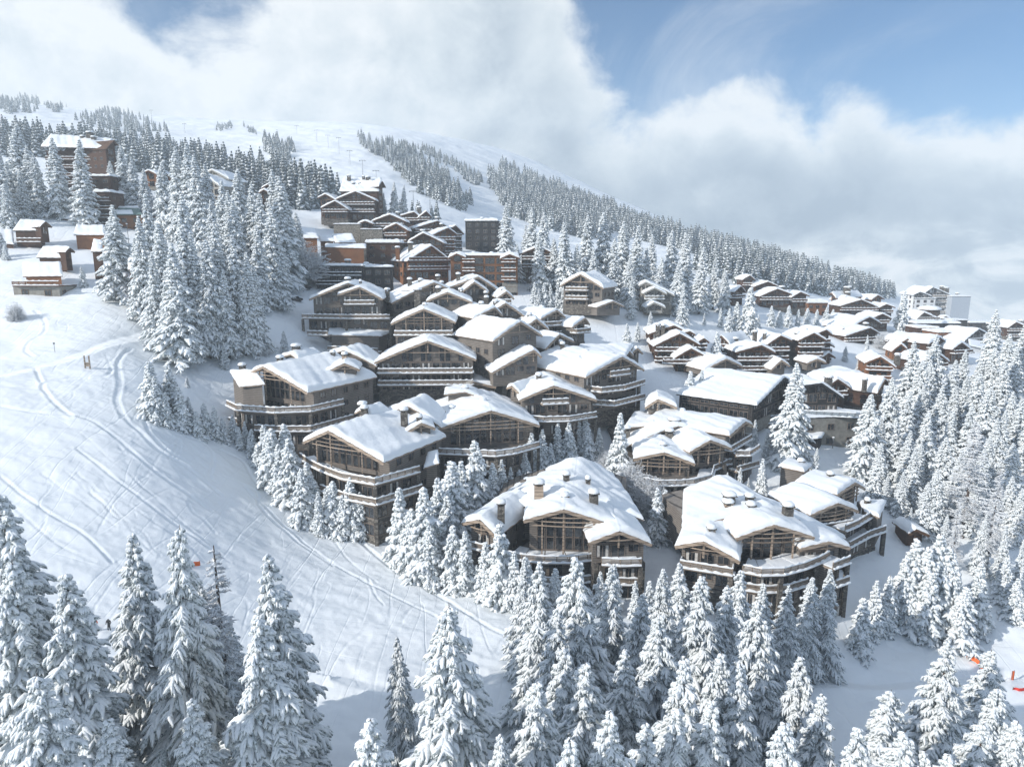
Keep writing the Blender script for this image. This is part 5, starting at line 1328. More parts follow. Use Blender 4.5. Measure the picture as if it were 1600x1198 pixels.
def rot_(c):
    p = at(1452, 484, 400); b = MB(); b.tube([(p[0], p[1], p[2] - 8), (p[0], p[1], p[2])], 5.4, 20); c.finish(b, 'wall', 'timber_brown')
    b = MB(); b.tube([(p[0], p[1], p[2] + 0.01), (p[0], p[1], p[2] + 0.35)], 6.2, 24); c.finish(b, 'roof', 'timber_brown_trim')
    b = MB(); n = 24; rows = [[(p[0] + 6.2 * r_ * math.cos(6.283 * k / n), p[1] + 6.2 * r_ * math.sin(6.283 * k / n), p[2] + 0.36 + z_) for k in range(n + 1)] for r_, z_ in ((1.0, 0), (1.0, 0.7), (0.75, 1.6), (0.4, 2.1), (0.02, 2.3))]
    b.grid(np.array(rows)[::-1]); c.finish(b, 'snow', 'snow_roof', None, True)
    for k in range(7):
        t = R(-150 + k * 20); o = np.array([math.cos(t), math.sin(t), 0]); c.window(np.array([p[0], p[1], p[2] - 2.0]) + o * 5.42, np.array([-o[1], o[0], 0]), o, 1.2, 1.6)
rot_(c)
gab('brown house with a broad snowy roof left of the white tower foot', 380, [w(1444, 488, 1432, 499, 1470, 500, rot=-6, length=12, drop=4, base=9, balc=(0,))], [], 'brown', group=G5, T=1.0)
gab('low brown house with a small snow dome beside the tower foot', 392, [w(1478, 494, 1468, 499, 1488, 500, rot=0, length=10, drop=3, base=7, balc=())], [], 'brown', group=G5, T=1.0)
c = Chalet('shop_row', 'long low dark building with a flat snowy roof under the tower', 'commercial building', 'dark', 1470, 512, 340, G5); c.box(1432, 1500, 505, 345, 10, T=0.9, winp=4); c.box(1490, 1512, 500, 370, 10, T=0.3, winp=4)
c = Chalet('shop_row', 'long orange timber building with a flat snowy roof', 'commercial building', 'orange', 1490, 530, 300, G5); c.box(1467, 1506, 519, 305, 12, T=0.7, winp=4, rot=-6); c.box(1434, 1466, 512, 315, 10, T=0.6, winp=4, wall='timber_brown')
gab('pale rendered house with a grey tilted gable at the village right', 300, [w(1530, 514, 1507, 533, 1544, 522, rot=-26, length=14, drop=4, base=10, balc=(), gable='none')], [], 'white', group=G5,
    extra=lambda c: c.patch([(1515, 540, 280), (1538, 545, 280), (1542, 535, 290), (1513, 530, 290)], T=0.4, walls=0))
gab('brown balconied house at the far right edge of the village', 350, [w(1588, 503, 1575, 512, 1612, 514, rot=0, length=12, drop=4.6, base=11, balc=(0, 1))], [(1585, 500, 358, 0.9), (1596, 499, 360, 0.9)], 'brown', group=G5)
c = Chalet('shop_row', 'dark rooftop plant strip with low flat roofs on the village skyline', 'commercial building', 'dark', 1540, 506, 420, G5); c.box(1516, 1560, 504, 425, 12, T=0.5, winp=5); c.box(1560, 1580, 508, 400, 10, T=0.7, winp=5)
G6 = 'snowed-in brown chalets in the right-hand trees'
gab('brown chalet with a balconied gable deep in the right-hand trees', 252, [w(1469, 527, 1452, 537, 1486, 540, rot=-34, length=16, drop=4.6, base=12, balc=(0, 1))], [], 'brown', group=G6, T=1.0)
gab('small brown gable left among the right-hand trees', 246, [w(1408, 537, 1393, 549, 1418, 546, rot=10, length=9, drop=3, base=7, balc=(), gable='none'), w(1418, 529, 1405, 537, 1436, 536, rot=0, length=12, drop=3.6, base=8, balc=(), Y=254)], [(1416, 528, 256, 0.9)], 'orange', group=G6, T=1.0)
gab('dark sloping gable at the right end among the trees', 250, [w(1503, 535, 1488, 546, 1522, 550, rot=-20, length=12, drop=4, base=10, balc=(0,))], [], 'brown', group=G6, T=1.0)
gab('low brown chalet nearly hidden under the balconied one', 228, [w(1470, 555, 1445, 566, 1484, 566, rot=-20, length=12, drop=4, base=9, balc=(0,))], [], 'brown', group=G6, T=1.0)
gab('small snow-covered hut under the right-hand forest', 124, [w(1432, 826, 1420, 833, 1452, 835, rot=0, length=6, drop=2.6, base=4, balc=(), gable='none', win=False)], [], 'brown', group=None, name='hut', cat='hut', T=0.6)
# --- modern dark chalet
def modern(c):
    up = np.array([0, 0, 1.0])
    A, hl, hr, zb = c.box(1252, 1346, 651, 164, 12, rot=-10, T=0.25, win=True, winp=4.6, fl=3.6, wall='concrete', ov=0.05)
    c.box(1155, 1253, 662, 168, 10, rot=4, T=0.25, win=True, wall='concrete', ov=0.05, winp=4)
    c.box(1190, 1300, 640, 172, 12, rot=-6, T=0, win=True, wall='timber_dark', ov=0.0, glass=True, winp=2.6, base=6, snow=False)
    c.balc_px([(1252, 648), (1348, 653), (1356, 643)], at(1300, 651, 164)[2] + 0.05, depth=6, glass=True, th=0.3)
    c.balc_px([(1160, 662), (1252, 651)], at(1200, 657, 169)[2], depth=2, glass=True, th=0.3)
    c.patch([(1255, 688, 160), (1284, 684, 160), (1292, 670, 167), (1258, 672, 167)], T=0.5, walls=0)
gab('dark modern chalet with black glass gable and concrete terraces', 172,
    [w(1226, 589, 1183, 633, 1246, 601, rot=-50, length=21, big_side=True, drop=6, base=12, balc=(), gable='glass', T=0.6, bow=0.0),
     w(1284, 598, 1246, 603, 1319, 622, rot=-4, length=12, drop=5.4, base=10, balc=(), gable='glass', T=0.6, bow=0.0, Y=169, winp=2.0)],
    [], 'dark', group=None, extra=modern, name='modern_chalet')
gab('brown gabled house joined behind the modern chalet', 188,
    [w(1309, 592, 1291, 606, 1329, 606, rot=-4, length=12, drop=4.6, base=12, balc=(0,)), w(1383, 592, 1371, 614, 1390, 601, rot=-40, length=14, drop=5, base=12, balc=(), Y=186),
     w(1345, 582, 1300, 594, 1356, 594, rot=-20, length=10, drop=4, base=8, balc=(), Y=199)], [(1295, 585, 180, 0.8), (1352, 589, 184, 0.5)], 'brown', group=None, T=0.9)
gab('long low brown garage roof under snow behind the modern chalet', 196, [w(1135, 560, 1100, 578, 1160, 572, rot=-20, length=12, drop=3, base=5, balc=(), gable='none', win=False)], [], 'grey', group=None, name='garage', cat='garage', T=0.9)

# --- left side
G7 = 'old timber cabins on the upper left slope'
c = Chalet('apartment_block', 'tall brown apartment block with a long snowy roof at the upper left', 'apartment block', 'brown', 125, 305, 300)
c.box(72, 163, 236, 300, 9, rot=-4, T=0, snow=False, balc=True, winp=3.4, fl=3.3, ov=0.2)
c.patch([(64, 229, 297), (166, 232, 297), (177, 219, 308), (79, 212, 308)], T=0.9)
c.wing((178, 219), (166, 232), (185, 231), 298, -68, 26, T=0.0, drop=6, balc=(), gable='none', posts=False, winp=3, base=24)
for q in ((140, 205, 306, 1.1), (129, 211, 306, 0.8), (146, 212, 304, 0.8)): c.chimney(*q)
c = Chalet('annex', 'brown annex with two flat snowy roofs below the tall block', 'annex', 'brown', 158, 295, 280); c.box(139, 172, 275, 280, 10, T=0.8, winp=4); c.box(147, 172, 300, 262, 9, T=1.0, winp=4, balc=True)
def YC(px, py): return hit(px, py)[1]
def cab(label, a, sp, Y, style='brown', wing_=None, name='cabin', T=0.6, chim=()):
    c = Chalet(name, label, 'cabin', style, a[0][0], a[0][1], Y, G7)
    c.patch([(a[0][0], a[0][1], Y), (a[1][0], a[1][1], Y), (a[2][0], a[2][1], Y + sp), (a[3][0], a[3][1], Y + sp)], T=T, walls=0, inset=0.5)
    if wing_: c.wing(*wing_[0], **wing_[1])
    for q in chim: c.chimney(*q)
    return c
cab('small dark cabin with a snow-edged balcony, by the big block trees', [(20, 360), (64, 360), (70, 345), (32, 344)], 6, YC(45, 385), wing_=(((71, 346), (64, 361), (82, 366), YC(45, 385) - 2), dict(rot=-55, length=8, drop=4, base=6.5, balc=(), gable='none', posts=False, T=0.4)))\
   .balc_px([(26, 378), (64, 378)], at(40, 378, YC(45, 385) - 2)[2], depth=1.5)
cab('snowed-up cabin at the very left edge', [(-12, 378), (22, 382), (20, 360), (-8, 358)], 7, YC(5, 386))
cab('low brown cabin right of the dark balconied cabin', [(115, 367), (164, 367), (163, 353), (119, 353)], 7, YC(140, 388), 'orange')
cab('cabin with a flat snowy roof under the block trees', [(98, 342), (130, 342), (126, 328), (100, 328)], 7, YC(114, 352), 'brown')
c = Chalet('cabin', 'cabin with a green sheet roof showing through the snow', 'cabin', 'orange', 200, 360, 226, G7); c.box(184, 221, 336, YC(200, 361) + 1, 9, rot=0, T=0.0, snow=False, winp=4, ov=0.8)
def green(c):
    yy = YC(200, 361); Q = [at(180, 336, yy - 1), at(222, 336, yy - 1), at(216, 324, yy + 8), at(180, 324, yy + 8)]
    S = lambda u, v: (Q[0] * (1 - u) + Q[1] * u) * (1 - v) + (Q[3] * (1 - u) + Q[2] * u) * v + np.array([0, 0, 0.3])
    r_ = board_slab('roof', S, 3, 3, 0.25, 'roof_green', c.root, c.loc)
    S2 = lambda u, v: S(u * 0.66 + 0.02, v * 0.45 + 0.02); snow_slab('snow', S2, 5.5, 3.5, 0.4, r_, c.loc, 3.0)
    snow_slab('snow', lambda u, v: S(u, 0.82 + 0.18 * v), 8.8, 1.6, 0.35, r_, c.loc, 4.0)
green(c)
cab('small dark cabin half up the snowy bank, end gable to the right', [(57, 402), (104, 403), (107, 386), (67, 386)], 5, YC(85, 428), wing_=(((109, 387), (104, 404), (118, 408), YC(85, 428) - 2), dict(rot=-55, length=6, drop=3.6, base=6.5, balc=(), gable='none', posts=False, T=0.35)))
c = cab('orange cabin on a grey terrace base, lowest of the cabins', [(36, 432), (98, 431), (95, 410), (36, 410)], 6, YC(60, 458), 'orange', T=0.45)
c.box(20, 92, 446, YC(60, 458) - 3, 7, rot=2, T=0.15, win=True, wall='concrete', winp=5, ov=0.1)
c.balc_px([(19, 446), (92, 446)], at(50, 446, YC(60, 458) - 4)[2], depth=2.2)
cab('snowy shed roof left behind the lone spruce', [(142, 393), (160, 393), (160, 376), (146, 375)], 5, 196)
cab('small brown cabin right of the lone spruce', [(200, 421), (218, 421), (217, 405), (200, 405)], 5, 176)
gab('pale timber house with two gables among the forest, upper left', 292,
    [w(331, 265, 312, 274, 358, 280, rot=10, length=14, drop=5, base=12, balc=()), w(318, 273, 309, 278, 342, 290, rot=24, length=10, drop=5, base=13, balc=(), Y=286, gable='none')], [], 'pale', group=None, name='house', cat='house', T=0.7)
gab('small cottage with a sunlit snowy roof left of the pale timber house', 296, [w(256, 268, 248, 275, 266, 276, rot=-10, length=10, drop=3.6, base=9, balc=()), w(232, 266, 222, 270, 244, 272, rot=10, length=12, drop=3.6, base=8, balc=(), Y=300)], [], 'orange', group=None, name='cottage', cat='cottage')
cab('little dark shed inside the left forest', [(352, 373), (374, 373), (370, 362), (350, 362)], 5, 222)
gab('dark chalet roof peeping out of the forest left of the hotel', 300, [w(418, 288, 408, 294, 432, 296, rot=5, length=10, drop=4, base=10, balc=(0,)), w(412, 296, 404, 301, 424, 303, rot=5, length=10, drop=4, base=9, balc=(), Y=294)], [], 'brown', group=None, name='chalet')

# ------------------------------------------------------------------ small things
def lift_pylon(px, top, by, label, Y=None):
    p = hit(px, by) if Y is None else at(px, by, Y); a, s_ = ray(px, top); h = s_ * p[1] - p[2]; sc_ = p[1] / 1067
    e = empty('lift_pylon', p, label, 'lift pylon', 'ski lift pylons on the mountain')
    b = MB(); b.tube([(0, 0, -1), (0, 0, h)], [0.45 * max(sc_ * 0.6, 0.5), 0.28 * max(sc_ * 0.6, 0.5)], 8); b.build('mast', M['metal_grey'], e)
    b = MB(); b.beam((-2.6, 0, h - 0.4), (2.6, 0, h - 0.4), 0.4, 0.4); 
    b.build('cross_arm', M['metal_grey'], e)
    b = MB()
    for sx in (-2.5, 2.5): b.beam((sx, -1.2, h - 0.8), (sx, 1.2, h - 0.8), 0.3, 0.3)
    b.build('sheave_train', M['metal_grey'], e)
PYL = [(464, 196, 210), (495, 203, 222), (513, 211, 231), (530, 215, 241), (547, 235, 257), (567, 250, 274), (588, 266, 284), (289, 193, 208), (238, 172, 196), (646, 298, 322), (672, 305, 330)]
for k, (px, t, by) in enumerate(PYL):
    lab = {7: 'short lift pylon alone on the upper left piste', 8: 'lift pylon beside the high wood at upper left', 9: 'lift pylon on the lower piste above the brown chalets, left one', 10: 'lift pylon on the lower piste above the brown chalets, right one'}.get(k, 'ski lift pylon, %s from the top of the line above the hotel' % ORD[k])
    lift_pylon(px, t, by, lab)
def post_frame():
    p = hit(137, 578); e = empty('signpost', p, 'two-post wooden sign beside the groomed path', 'signpost')
    for sx in (-0.45, 0.55):
        b = MB(); b.beam((sx, 0, -0.6), (sx, 0, 3.1), 0.22, 0.22); b.build('post', M['timber_rail'], e)
    b = MB(); b.beam((-0.33, 0, 1.2), (0.43, 0, 1.2), 0.08, 0.9); b.build('board', M['timber_rail'], e)
    p = hit(86, 551); e = empty('marker_pole', p, 'thin piste marker pole above the groomed path', 'pole'); b = MB(); b.tube([(0, 0, -0.5), (0, 0, 2.3)], 0.05, 8); b.build('pole', M['metal_grey'], e)
    b = MB(); b.obox((0, 0, 2.1), (1, 0, 0), (0, 1, 0), (0, 0, 1), 0.22, 0.03, 0.22); b.build('disc_sign', M['metal_grey'], e)
post_frame()
def lamp(px, top, by, label):
    p = hit(px, by); a, s_ = ray(px, top); h = s_ * p[1] - p[2]; e = empty('street_lamp', p, label, 'street lamp')
    b = MB(); b.tube([(0, 0, -0.6), (0, 0, h * 0.6), (0, 0, h)], [0.12, 0.09, 0.07], 8); b.build('post', M['metal_grey'], e)
    b = MB(); b.tube([(0, 0, h), (0, 0, h + 0.35)], [0.16, 0.3], 10); b.tube([(0, 0, h + 0.36), (0, 0, h + 0.42)], [0.34, 0.3], 10); b.build('lamp_head', M['metal_grey'], e)
    b = MB(); b.tube([(0, 0, h + 0.425), (0, 0, h + 0.55), (0, 0, h + 0.62)], [0.34, 0.27, 0.08], 10); b.build('snow_cap', M['snow_roof'], e, smooth=True)
lamp(202, 352, 388, 'tall street lamp below the green-roofed cabin'); lamp(1301, 686, 699, 'short garden lamp on the snow before the modern chalet'); lamp(1100, 570, 600, 'street lamp behind the brown three-gabled chalet')
def net(pts, h, label, mat, Y=None):
    P = [hit(*p) for p in pts]; e = empty('safety_net', P[0], label, 'safety net', 'piste safety nets'); b = MB(); pb = MB(); O = P[0]
    for k in range(len(P) - 1):
        a, c_ = P[k] - O, P[k + 1] - O; n = 6; d = (c_ - a); L = np.linalg.norm(d); d /= L; o = np.array([-d[1], d[0], 0])
        G = np.array([[a + (c_ - a) * q / n + np.array([0, 0, 0.15 + z_ * h]) + o * 0.12 * math.sin(q * 2.0) for z_ in (0, 1)] for q in range(n + 1)]); G2_ = G + o * 0.03
        b.grid(G); b.grid(G2_[::-1])
        for q in range(n): b.poly([G[q][1], G[q + 1][1], G2_[q + 1][1], G2_[q][1]])
    for p in P: q = p - O; pb.tube([(q[0], q[1], q[2] - 0.4), (q[0], q[1], q[2] + h + 0.3)], 0.04, 6)
    b.build('net', M[mat], e); pb.build('pole', M['metal_grey'], e)
net([(287, 890), (313, 886)], 0.85, 'orange safety banner on the piste behind the front spruces', 'net_orange')
net([(1509, 1026), (1530, 1040)], 0.75, 'orange safety net running down behind the lower right spruces', 'net_orange')
net([(1530, 1045), (1545, 1052)], 0.5, 'short orange net below the longer one', 'net_orange')
net([(1580, 1064), (1583, 1063)], 1.5, 'small upright orange padding panel at the right edge', 'net_orange')
net([(1582, 1080), (1610, 1081)], 0.5, 'red fence strip lying along the snow at the right edge', 'net_red')
def car(px, py, L, rot, label):
    p = hit(px, py); e = empty('parked_car', p, label, 'car', 'cars parked beside the dark flat block'); e.rotation_euler = (0, 0, R(rot))
    prof = [(-2.2, 0.35), (-2.2, 0.95), (-1.75, 1.1), (-1.25, 1.62), (0.7, 1.65), (1.25, 1.12), (2.1, 0.98), (2.2, 0.4)]
    b = MB(); b.prism([(x, -0.88, z) for x, z in prof], (0, 1.76, 0)); b.build('body', M['car_paint'], e)
    for sy in (-0.89, 0.89):
        b = MB(); b.prism([(-1.15, sy - 0.006, 1.08), (-0.95, sy - 0.006, 1.5), (0.6, sy - 0.006, 1.52), (1.0, sy - 0.006, 1.08)], (0, 0.012, 0)); b.build('side_window', M['glass'], e)
    for x in (-1.4, 1.35):
        for sy in (-0.82, 0.82):
            b = MB(); b.tube([(x, sy - 0.1, 0.34), (x, sy + 0.1, 0.34)], 0.34, 14); wh = b.build('wheel', M['rubber'], e)
            b = MB(); b.tube([(x, sy - 0.112, 0.34), (x, sy + 0.112, 0.34)], 0.18, 10); b.build('rim', M['metal_grey'], wh)
    b = MB(); Gs = np.array([[(-1.2 + 1.9 * u / 6, -0.8 + 1.6 * v / 5, 1.66 + 0.3 * math.sin(math.pi * u / 6) ** 0.4 * math.sin(math.pi * v / 5) ** 0.4) for v in range(6)] for u in range(7)]); b.grid(Gs); b.build('snow_load', M['snow_roof'], e, smooth=True)
car(477, 452, 4.4, 12, 'black car in front of the dark block, windows clear of snow'); car(462, 471, 4.4, 25, 'dark car parked lower beside the snow bank')
def people():
    # two skiers in orange and dark clothes, standing on the piste behind the front spruces
    for k, (px, by, jacket, lab) in enumerate(((150, 985, 'net_orange', 'person in an orange jacket standing behind the front spruces'), (171, 985, 'car_paint', 'person in dark clothes standing beside the orange jacket'))):
        p = hit(px, by); e = empty('person', p, lab, 'person')
        J = {'pel': (0, 0, 0.95), 'ch': (0, 0.02, 1.3), 'nk': (0, 0, 1.5), 'hd': (0, -0.02, 1.68), 'lk': (-0.12, -0.03, 0.5), 'lf': (-0.14, 0, 0.06), 'rk': (0.12, -0.03, 0.5), 'rf': (0.14, 0, 0.06), 'ls': (-0.2, 0, 1.42), 'le': (-0.3, 0.02, 1.15), 'lh': (-0.26, -0.18, 0.95), 'rs': (0.2, 0, 1.42), 're': (0.3, 0.02, 1.15), 'rh': (0.26, -0.18, 0.95)}
        ks = list(J); me = bpy.data.meshes.new('person_body'); me.from_pydata([J[q] for q in ks], [(ks.index(a), ks.index(b_)) for a, b_ in (('pel', 'ch'), ('ch', 'nk'), ('nk', 'hd'), ('pel', 'lk'), ('lk', 'lf'), ('pel', 'rk'), ('rk', 'rf'), ('ch', 'ls'), ('ls', 'le'), ('le', 'lh'), ('ch', 'rs'), ('rs', 're'), ('re', 'rh'))], [])
        o = bpy.data.objects.new('body', me); link(o, e); me.materials.append(M[jacket])
        o.modifiers.new('skin', 'SKIN'); rad = {'pel': .16, 'ch': .18, 'nk': .07, 'hd': .12, 'lk': .08, 'lf': .07, 'rk': .08, 'rf': .07, 'ls': .08, 'le': .06, 'lh': .05, 'rs': .08, 're': .06, 'rh': .05}
        for i, q in enumerate(ks): me.skin_vertices[0].data[i].radius = (rad[q], rad[q])
        me.skin_vertices[0].data[0].use_root = True
        sb = o.modifiers.new('sub', 'SUBSURF'); sb.levels = 1; sb.render_levels = 1
people()
# ------------------------------------------------------------------ trees, grove by grove
grove_d([(8,758,56),(14,862,47),(103,886,47),(196,832,55),(252,816,50,0.74),(322,905,60,0.7),(356,962,66,0.8),(431,848,52),(409,952,46)],
        'in the front row, bottom left', 'tall spruces at the lower left edge')
grove_d([(60,1040,38),(165,1105,40),(300,1090,42)], 'at the very bottom left corner', 'tall spruces at the lower left edge', what='wide snow-laden spruce')
grove_d([(627,988,64,0.6),(694,928,47,1.05),(594,1118,33,1.1)], 'beside the track, bottom centre', 'spruces at the bottom centre')
grove_d([(822,866,80,0.8),(841,875,70,0.9),(907,854,66),(958,878,74,0.85),(877,950,62,0.9),(838,1052,46,0.9),(1027,955,60),(985,1010,55,0.9),(1072,1018,48),(920,1030,50),(865,1000,54),(890,1140,38,0.9),(1010,1130,42),(800,1130,44,0.8),(1050,1090,44,0.9),(930,960,66,0.9),(1000,920,70,0.9),(1098,892,70),(1040,880,82,0.8),(955,1100,40,0.9)],
        'in the dense stand, bottom centre', 'dense stand of spruces at the bottom centre')
grove_d([(1140,905,74),(1157,882,80,0.85),(1192,935,64),(1195,906,84,0.8),(1232,913,86,0.8),(1261,1018,60,0.9),(1266,893,90,0.75),(1296,882,92,0.8),(1283,1078,50),(1223,1128,40),(1130,1010,52,0.9),(1170,1030,50,0.9),(1107,1088,44)],
        'in the stand, bottom right of centre', 'stand of spruces right of bottom centre')
grove_d([(1389,1070,50,1.1),(1402,1136,40),(1340,1120,42,0.9),(1485,998,60),(1552,1010,66),(1553,1070,50),(1490,1172,38),(1535,1130,44),(1592,1118,44),(1440,1160,40,0.8)],
        'at the bottom right corner', 'spruces at the lower right corner')
grove([(241,561,653),(270,567,655),(293,587,606),(278,625,664),(298,618,670),(322,627,680),(338,632,688),(228,600,640),(255,600,655),(262,610,668),(310,640,684),(248,585,662),(284,600,672)],
      'left of the leftmost taupe chalet', 'small spruces above the ski slope')
grove([(352,534,574),(416,526,556),(445,515,552),(385,505,548)], 'on the bank behind the leftmost taupe chalet', 'small spruces above the ski slope', fat=0.9)
grove([(366,646,690),(385,656,700),(417,661,742),(429,665,768),(450,658,766),(457,680,790),(413,668,720),(440,700,785),(404,690,735),(425,700,765),(350,650,690),(376,665,704),(395,668,716),(440,690,775),(420,680,752)],
      'below the leftmost taupe chalet', 'spruce hedge along the ski slope')
grove([(491,646,676),(463,698,786),(484,718,812),(523,748,828),(551,741,835),(475,728,818),(500,765,832),(537,770,836),(490,740,815),(512,760,826),(565,765,838)],
      'in front of the long open-gabled chalet', 'spruce hedge along the ski slope')
grove([(628,757,882),(665,755,900),(658,835,905),(686,742,865),(708,715,850),(722,716,830),(744,684,800),(740,722,792),(673,817,912),(709,816,918),(728,826,924),(700,770,880),(645,790,895)],
      'between the ski slope and the lower chalets', 'spruce hedge along the ski slope')
grove([(759,843,930),(781,813,938),(804,857,950),(822,866,955),(745,880,926),(842,873,965),(867,884,960)],
      'by the left wing of the lowest centre chalet', 'spruce hedge along the ski slope')
grove([(784,715,782),(798,727,776),(811,731,772),(770,720,795),(830,673,742),(847,668,738),(760,745,800),(820,700,760)],
      'left of the small gap between middle chalets', 'spruces between the taupe chalets')
grove([(871,657,722),(888,657,724),(903,650,712),(914,645,712),(917,662,718),(935,666,712),(860,690,735),(967,641,755,0.9),(955,690,750)],
      'behind the lowest centre chalet', 'spruces between the taupe chalets')
grove([(652,592,638),(673,594,640),(694,572,620),(709,581,612),(722,583,610),(741,593,618),(770,585,620),(788,597,620),(759,592,616)],
      'between the two rows of middle chalets', 'spruces between the taupe chalets', fat=0.85)
grove([(1025,758,850),(1037,762,832),(1003,782,800),(973,717,760),(1012,740,775)], 'between the two lowest chalets', 'spruces between the taupe chalets')
grove([(937,890,950),(957,877,955),(991,904,965),(1013,904,965),(1027,900,968),(1058,875,970,1.1)], 'under the lowest centre chalet terrace', 'spruces below the terraces', fat=0.9)
grove([(1135,736,770),(1155,728,772),(1188,713,783),(1168,745,775),(1274,698,734),(1258,681,716)], 'around the small stone hut', 'spruces between the taupe chalets', fat=0.75)
grove([(1012,625,645),(1076,577,648,1.0),(1094,575,645,0.9),(1113,597,642)], 'left of the dark modern chalet', 'spruces between the taupe chalets')
grove([(1233,564,722,1.15)], 'standing alone before the dark modern chalet', 'spruces between the taupe chalets', 'tall', 'tall slim snow-laden spruce')
grove([(1197,673,712),(1178,654,694),(1205,659,700),(1310,678,694),(1322,680,696),(1332,684,697)], 'round the foot of the modern chalet', 'spruces between the taupe chalets', fat=0.8)
grove([(1341,930,1016),(1362,903,992),(1382,896,985),(1375,930,990)], 'on the snow right of the lowest terrace', 'spruces on the lower right snow')
grove([(1419,837,975),(1437,850,985),(1452,830,980),(1470,850,985),(1405,868,975),(1445,890,1000),(1499,913,1010),(1519,876,985),(1490,930,1005),(1480,880,990),(1565,868,940),(1582,900,968),(1530,905,975)],
      'in the clump on the lower right snow', 'spruces on the lower right snow', fat=1.1)
# right-hand forest
grove_d([(1364,612,150),(1395,588,165),(1378,690,140),(1422,610,160),(1440,560,175),(1462,520,190),(1428,530,185),(1405,650,150),(1450,640,150),(1475,600,165),(1490,560,180),(1508,545,190),(1530,580,170),(1558,482,210,1.15),(1590,540,190),(1520,630,150),(1545,600,160),(1585,610,160),(1570,560,180),(1600,500,200),(1480,680,140),(1432,700,138),(1500,700,135),(1545,680,140),(1588,690,135),(1465,730,130),(1412,735,135),(1525,740,128),(1600,760,125),(1443,600,170),(1610,640,150),(1570,640,150),(1550,540,185),(1625,580,165),(1630,700,135),(1380,650,158),(1400,620,170),(1458,560,182),(1495,600,172),(1512,585,176),(1535,560,186),(1575,520,195),(1420,670,146),(1440,690,142),(1490,640,152),(1560,650,150),(1600,620,155),(1388,740,138),(1450,750,130),(1540,700,135),(1580,740,128)],
        'in the forest on the right edge', 'forest on the right edge', 'tall', 'tall snow-covered spruce', 1.3)
grove_d([(1527,655,128,1.0,0),(1562,730,118,0.8,0),(1500,780,118,0.7,0)], 'before the right-hand forest', 'larches on the right', 'larch', 'bare rime-covered larch')
grove_d([(1425,790,128),(1450,770,130),(1480,800,122),(1540,800,118),(1575,820,115),(1600,840,112),(1396,760,140,0.9),(1385,720,150,0.9)], 'along the lower edge of the right forest', 'forest on the right edge', 'tall', 'snow-covered spruce', 0.9)
grove_d([(334,851,60,1.0,1)], 'thin and nearly bare among the front spruces', 'larches at the lower left', 'larch', 'young larch')
# left forest
grove([(232,335,505),(262,345,530),(285,378,572,1.1),(300,352,545),(312,360,548),(335,372,552),(348,348,535),(375,365,545),(395,392,552),(328,408,556),(358,420,558),(250,395,542),(270,420,558),(385,430,554),(405,415,548),(243,300,480),(222,370,500),(300,300,500)],
        'in the tall clump left of centre', 'tall clump above the ski slope', 'tall', 'tall snow-covered spruce', 0.98)
grove_d([(173,318,182,1.3)], 'standing alone among the small cabins', 'spruces by the cabins', 'tall', 'broad snow-covered spruce')
grove_d([(84,214,262),(119,216,256),(20,190,265),(40,225,262),(8,250,258),(132,292,262),(186,225,288),(205,245,286),(222,262,280),(28,262,255),(52,240,262),(6,285,245),(-15,200,265),(-5,230,250),(172,250,290)],
        'by the tall brown block, upper left', 'spruces round the upper left block', 'tall', 'tall snow-covered spruce', 1.2)
grove_d([(272,228,250),(290,222,248),(305,240,240),(250,250,260),(320,255,255),(340,280,220),(355,295,215),(372,262,235),(390,285,222),(405,300,215),(425,262,230),(440,272,228),(418,320,205),(400,350,198),(432,345,206),(462,330,240),(366,310,208),(330,310,205)],
        'in the forest above the tall left clump', 'forest above the tall left clump', 'tall', 'snow-covered spruce', 1.08)
grove([(131,415,450),(476,390,438,1.0),(5,362,400),(10,380,405)], 'between the little cabins on the left', 'spruces by the cabins', fat=1.1)
grove([(428,440,470),(442,425,462),(415,440,475)], 'by the snowed-in cars', 'spruces by the cabins', fat=0.9)
# centre background
grove_d([(791,315,300,1.2),(830,322,290),(850,330,285),(842,365,262),(886,345,262),(917,335,280),(945,330,285),(975,345,275),(997,352,270),(960,370,262),(868,370,270),(902,380,262),(930,385,260),(1020,365,290),(1050,358,300),(1035,400,265),(1072,362,285,1.2),(1097,385,270,1.2),(1060,405,258),(985,400,256),(1010,385,275),(1118,400,285),(1135,420,280),(808,380,272),(822,350,300)],
        'in the wood behind the middle chalets', 'wood behind the middle chalets', 'tall', 'snow-covered spruce', 1.2)
grove_d([(988,430,243),(615,282,345,0.9),(628,287,348,0.9),(600,300,350,0.9),(1068,440,245)], 'standing apart behind the middle chalets', 'wood behind the middle chalets', 'tall', 'snow-covered spruce')
grove([(835,439,480),(850,440,481),(860,442,482),(871,444,483),(880,447,484),(889,450,485),(899,452,487),(919,459,490),(842,450,482)],
      'in the row before the brown-grey gabled house', 'row of young spruces behind the chalets', fat=0.9)
grove([(979,504,538),(996,502,532),(1016,486,510),(1100,488,510),(1138,480,520),(1118,516,576,0.9),(1125,480,512)], 'on the snow bank behind the brown chalets', 'row of young spruces behind the chalets', fat=0.9)
grove([(1169,446,522,1.0),(1184,490,514),(1204,476,512),(1231,476,510),(1246,482,512),(1260,480,512),(1275,482,512),(1290,478,510),(1217,484,512),(1150,470,515),(1300,482,508)],
      'behind the row of brown chalets', 'spruces behind the brown chalets', fat=1.1)
grove([(1407,452,520,0.9),(1353,522,556,0.6),(1112,560,592,0.8),(1236,548,566,0.9),(1320,540,562,0.9),(1340,556,580,0.8),(1248,556,578,0.8),(1334,480,500),(1347,478,498)], 'among the brown chalets of the village', 'spruces in the village', fat=0.9)
grove([(1377,518,548,1.1),(1395,528,552,1.1)], 'by the path between brown chalets', 'frosted birches', 'bush', 'round leafless rime-covered birch')
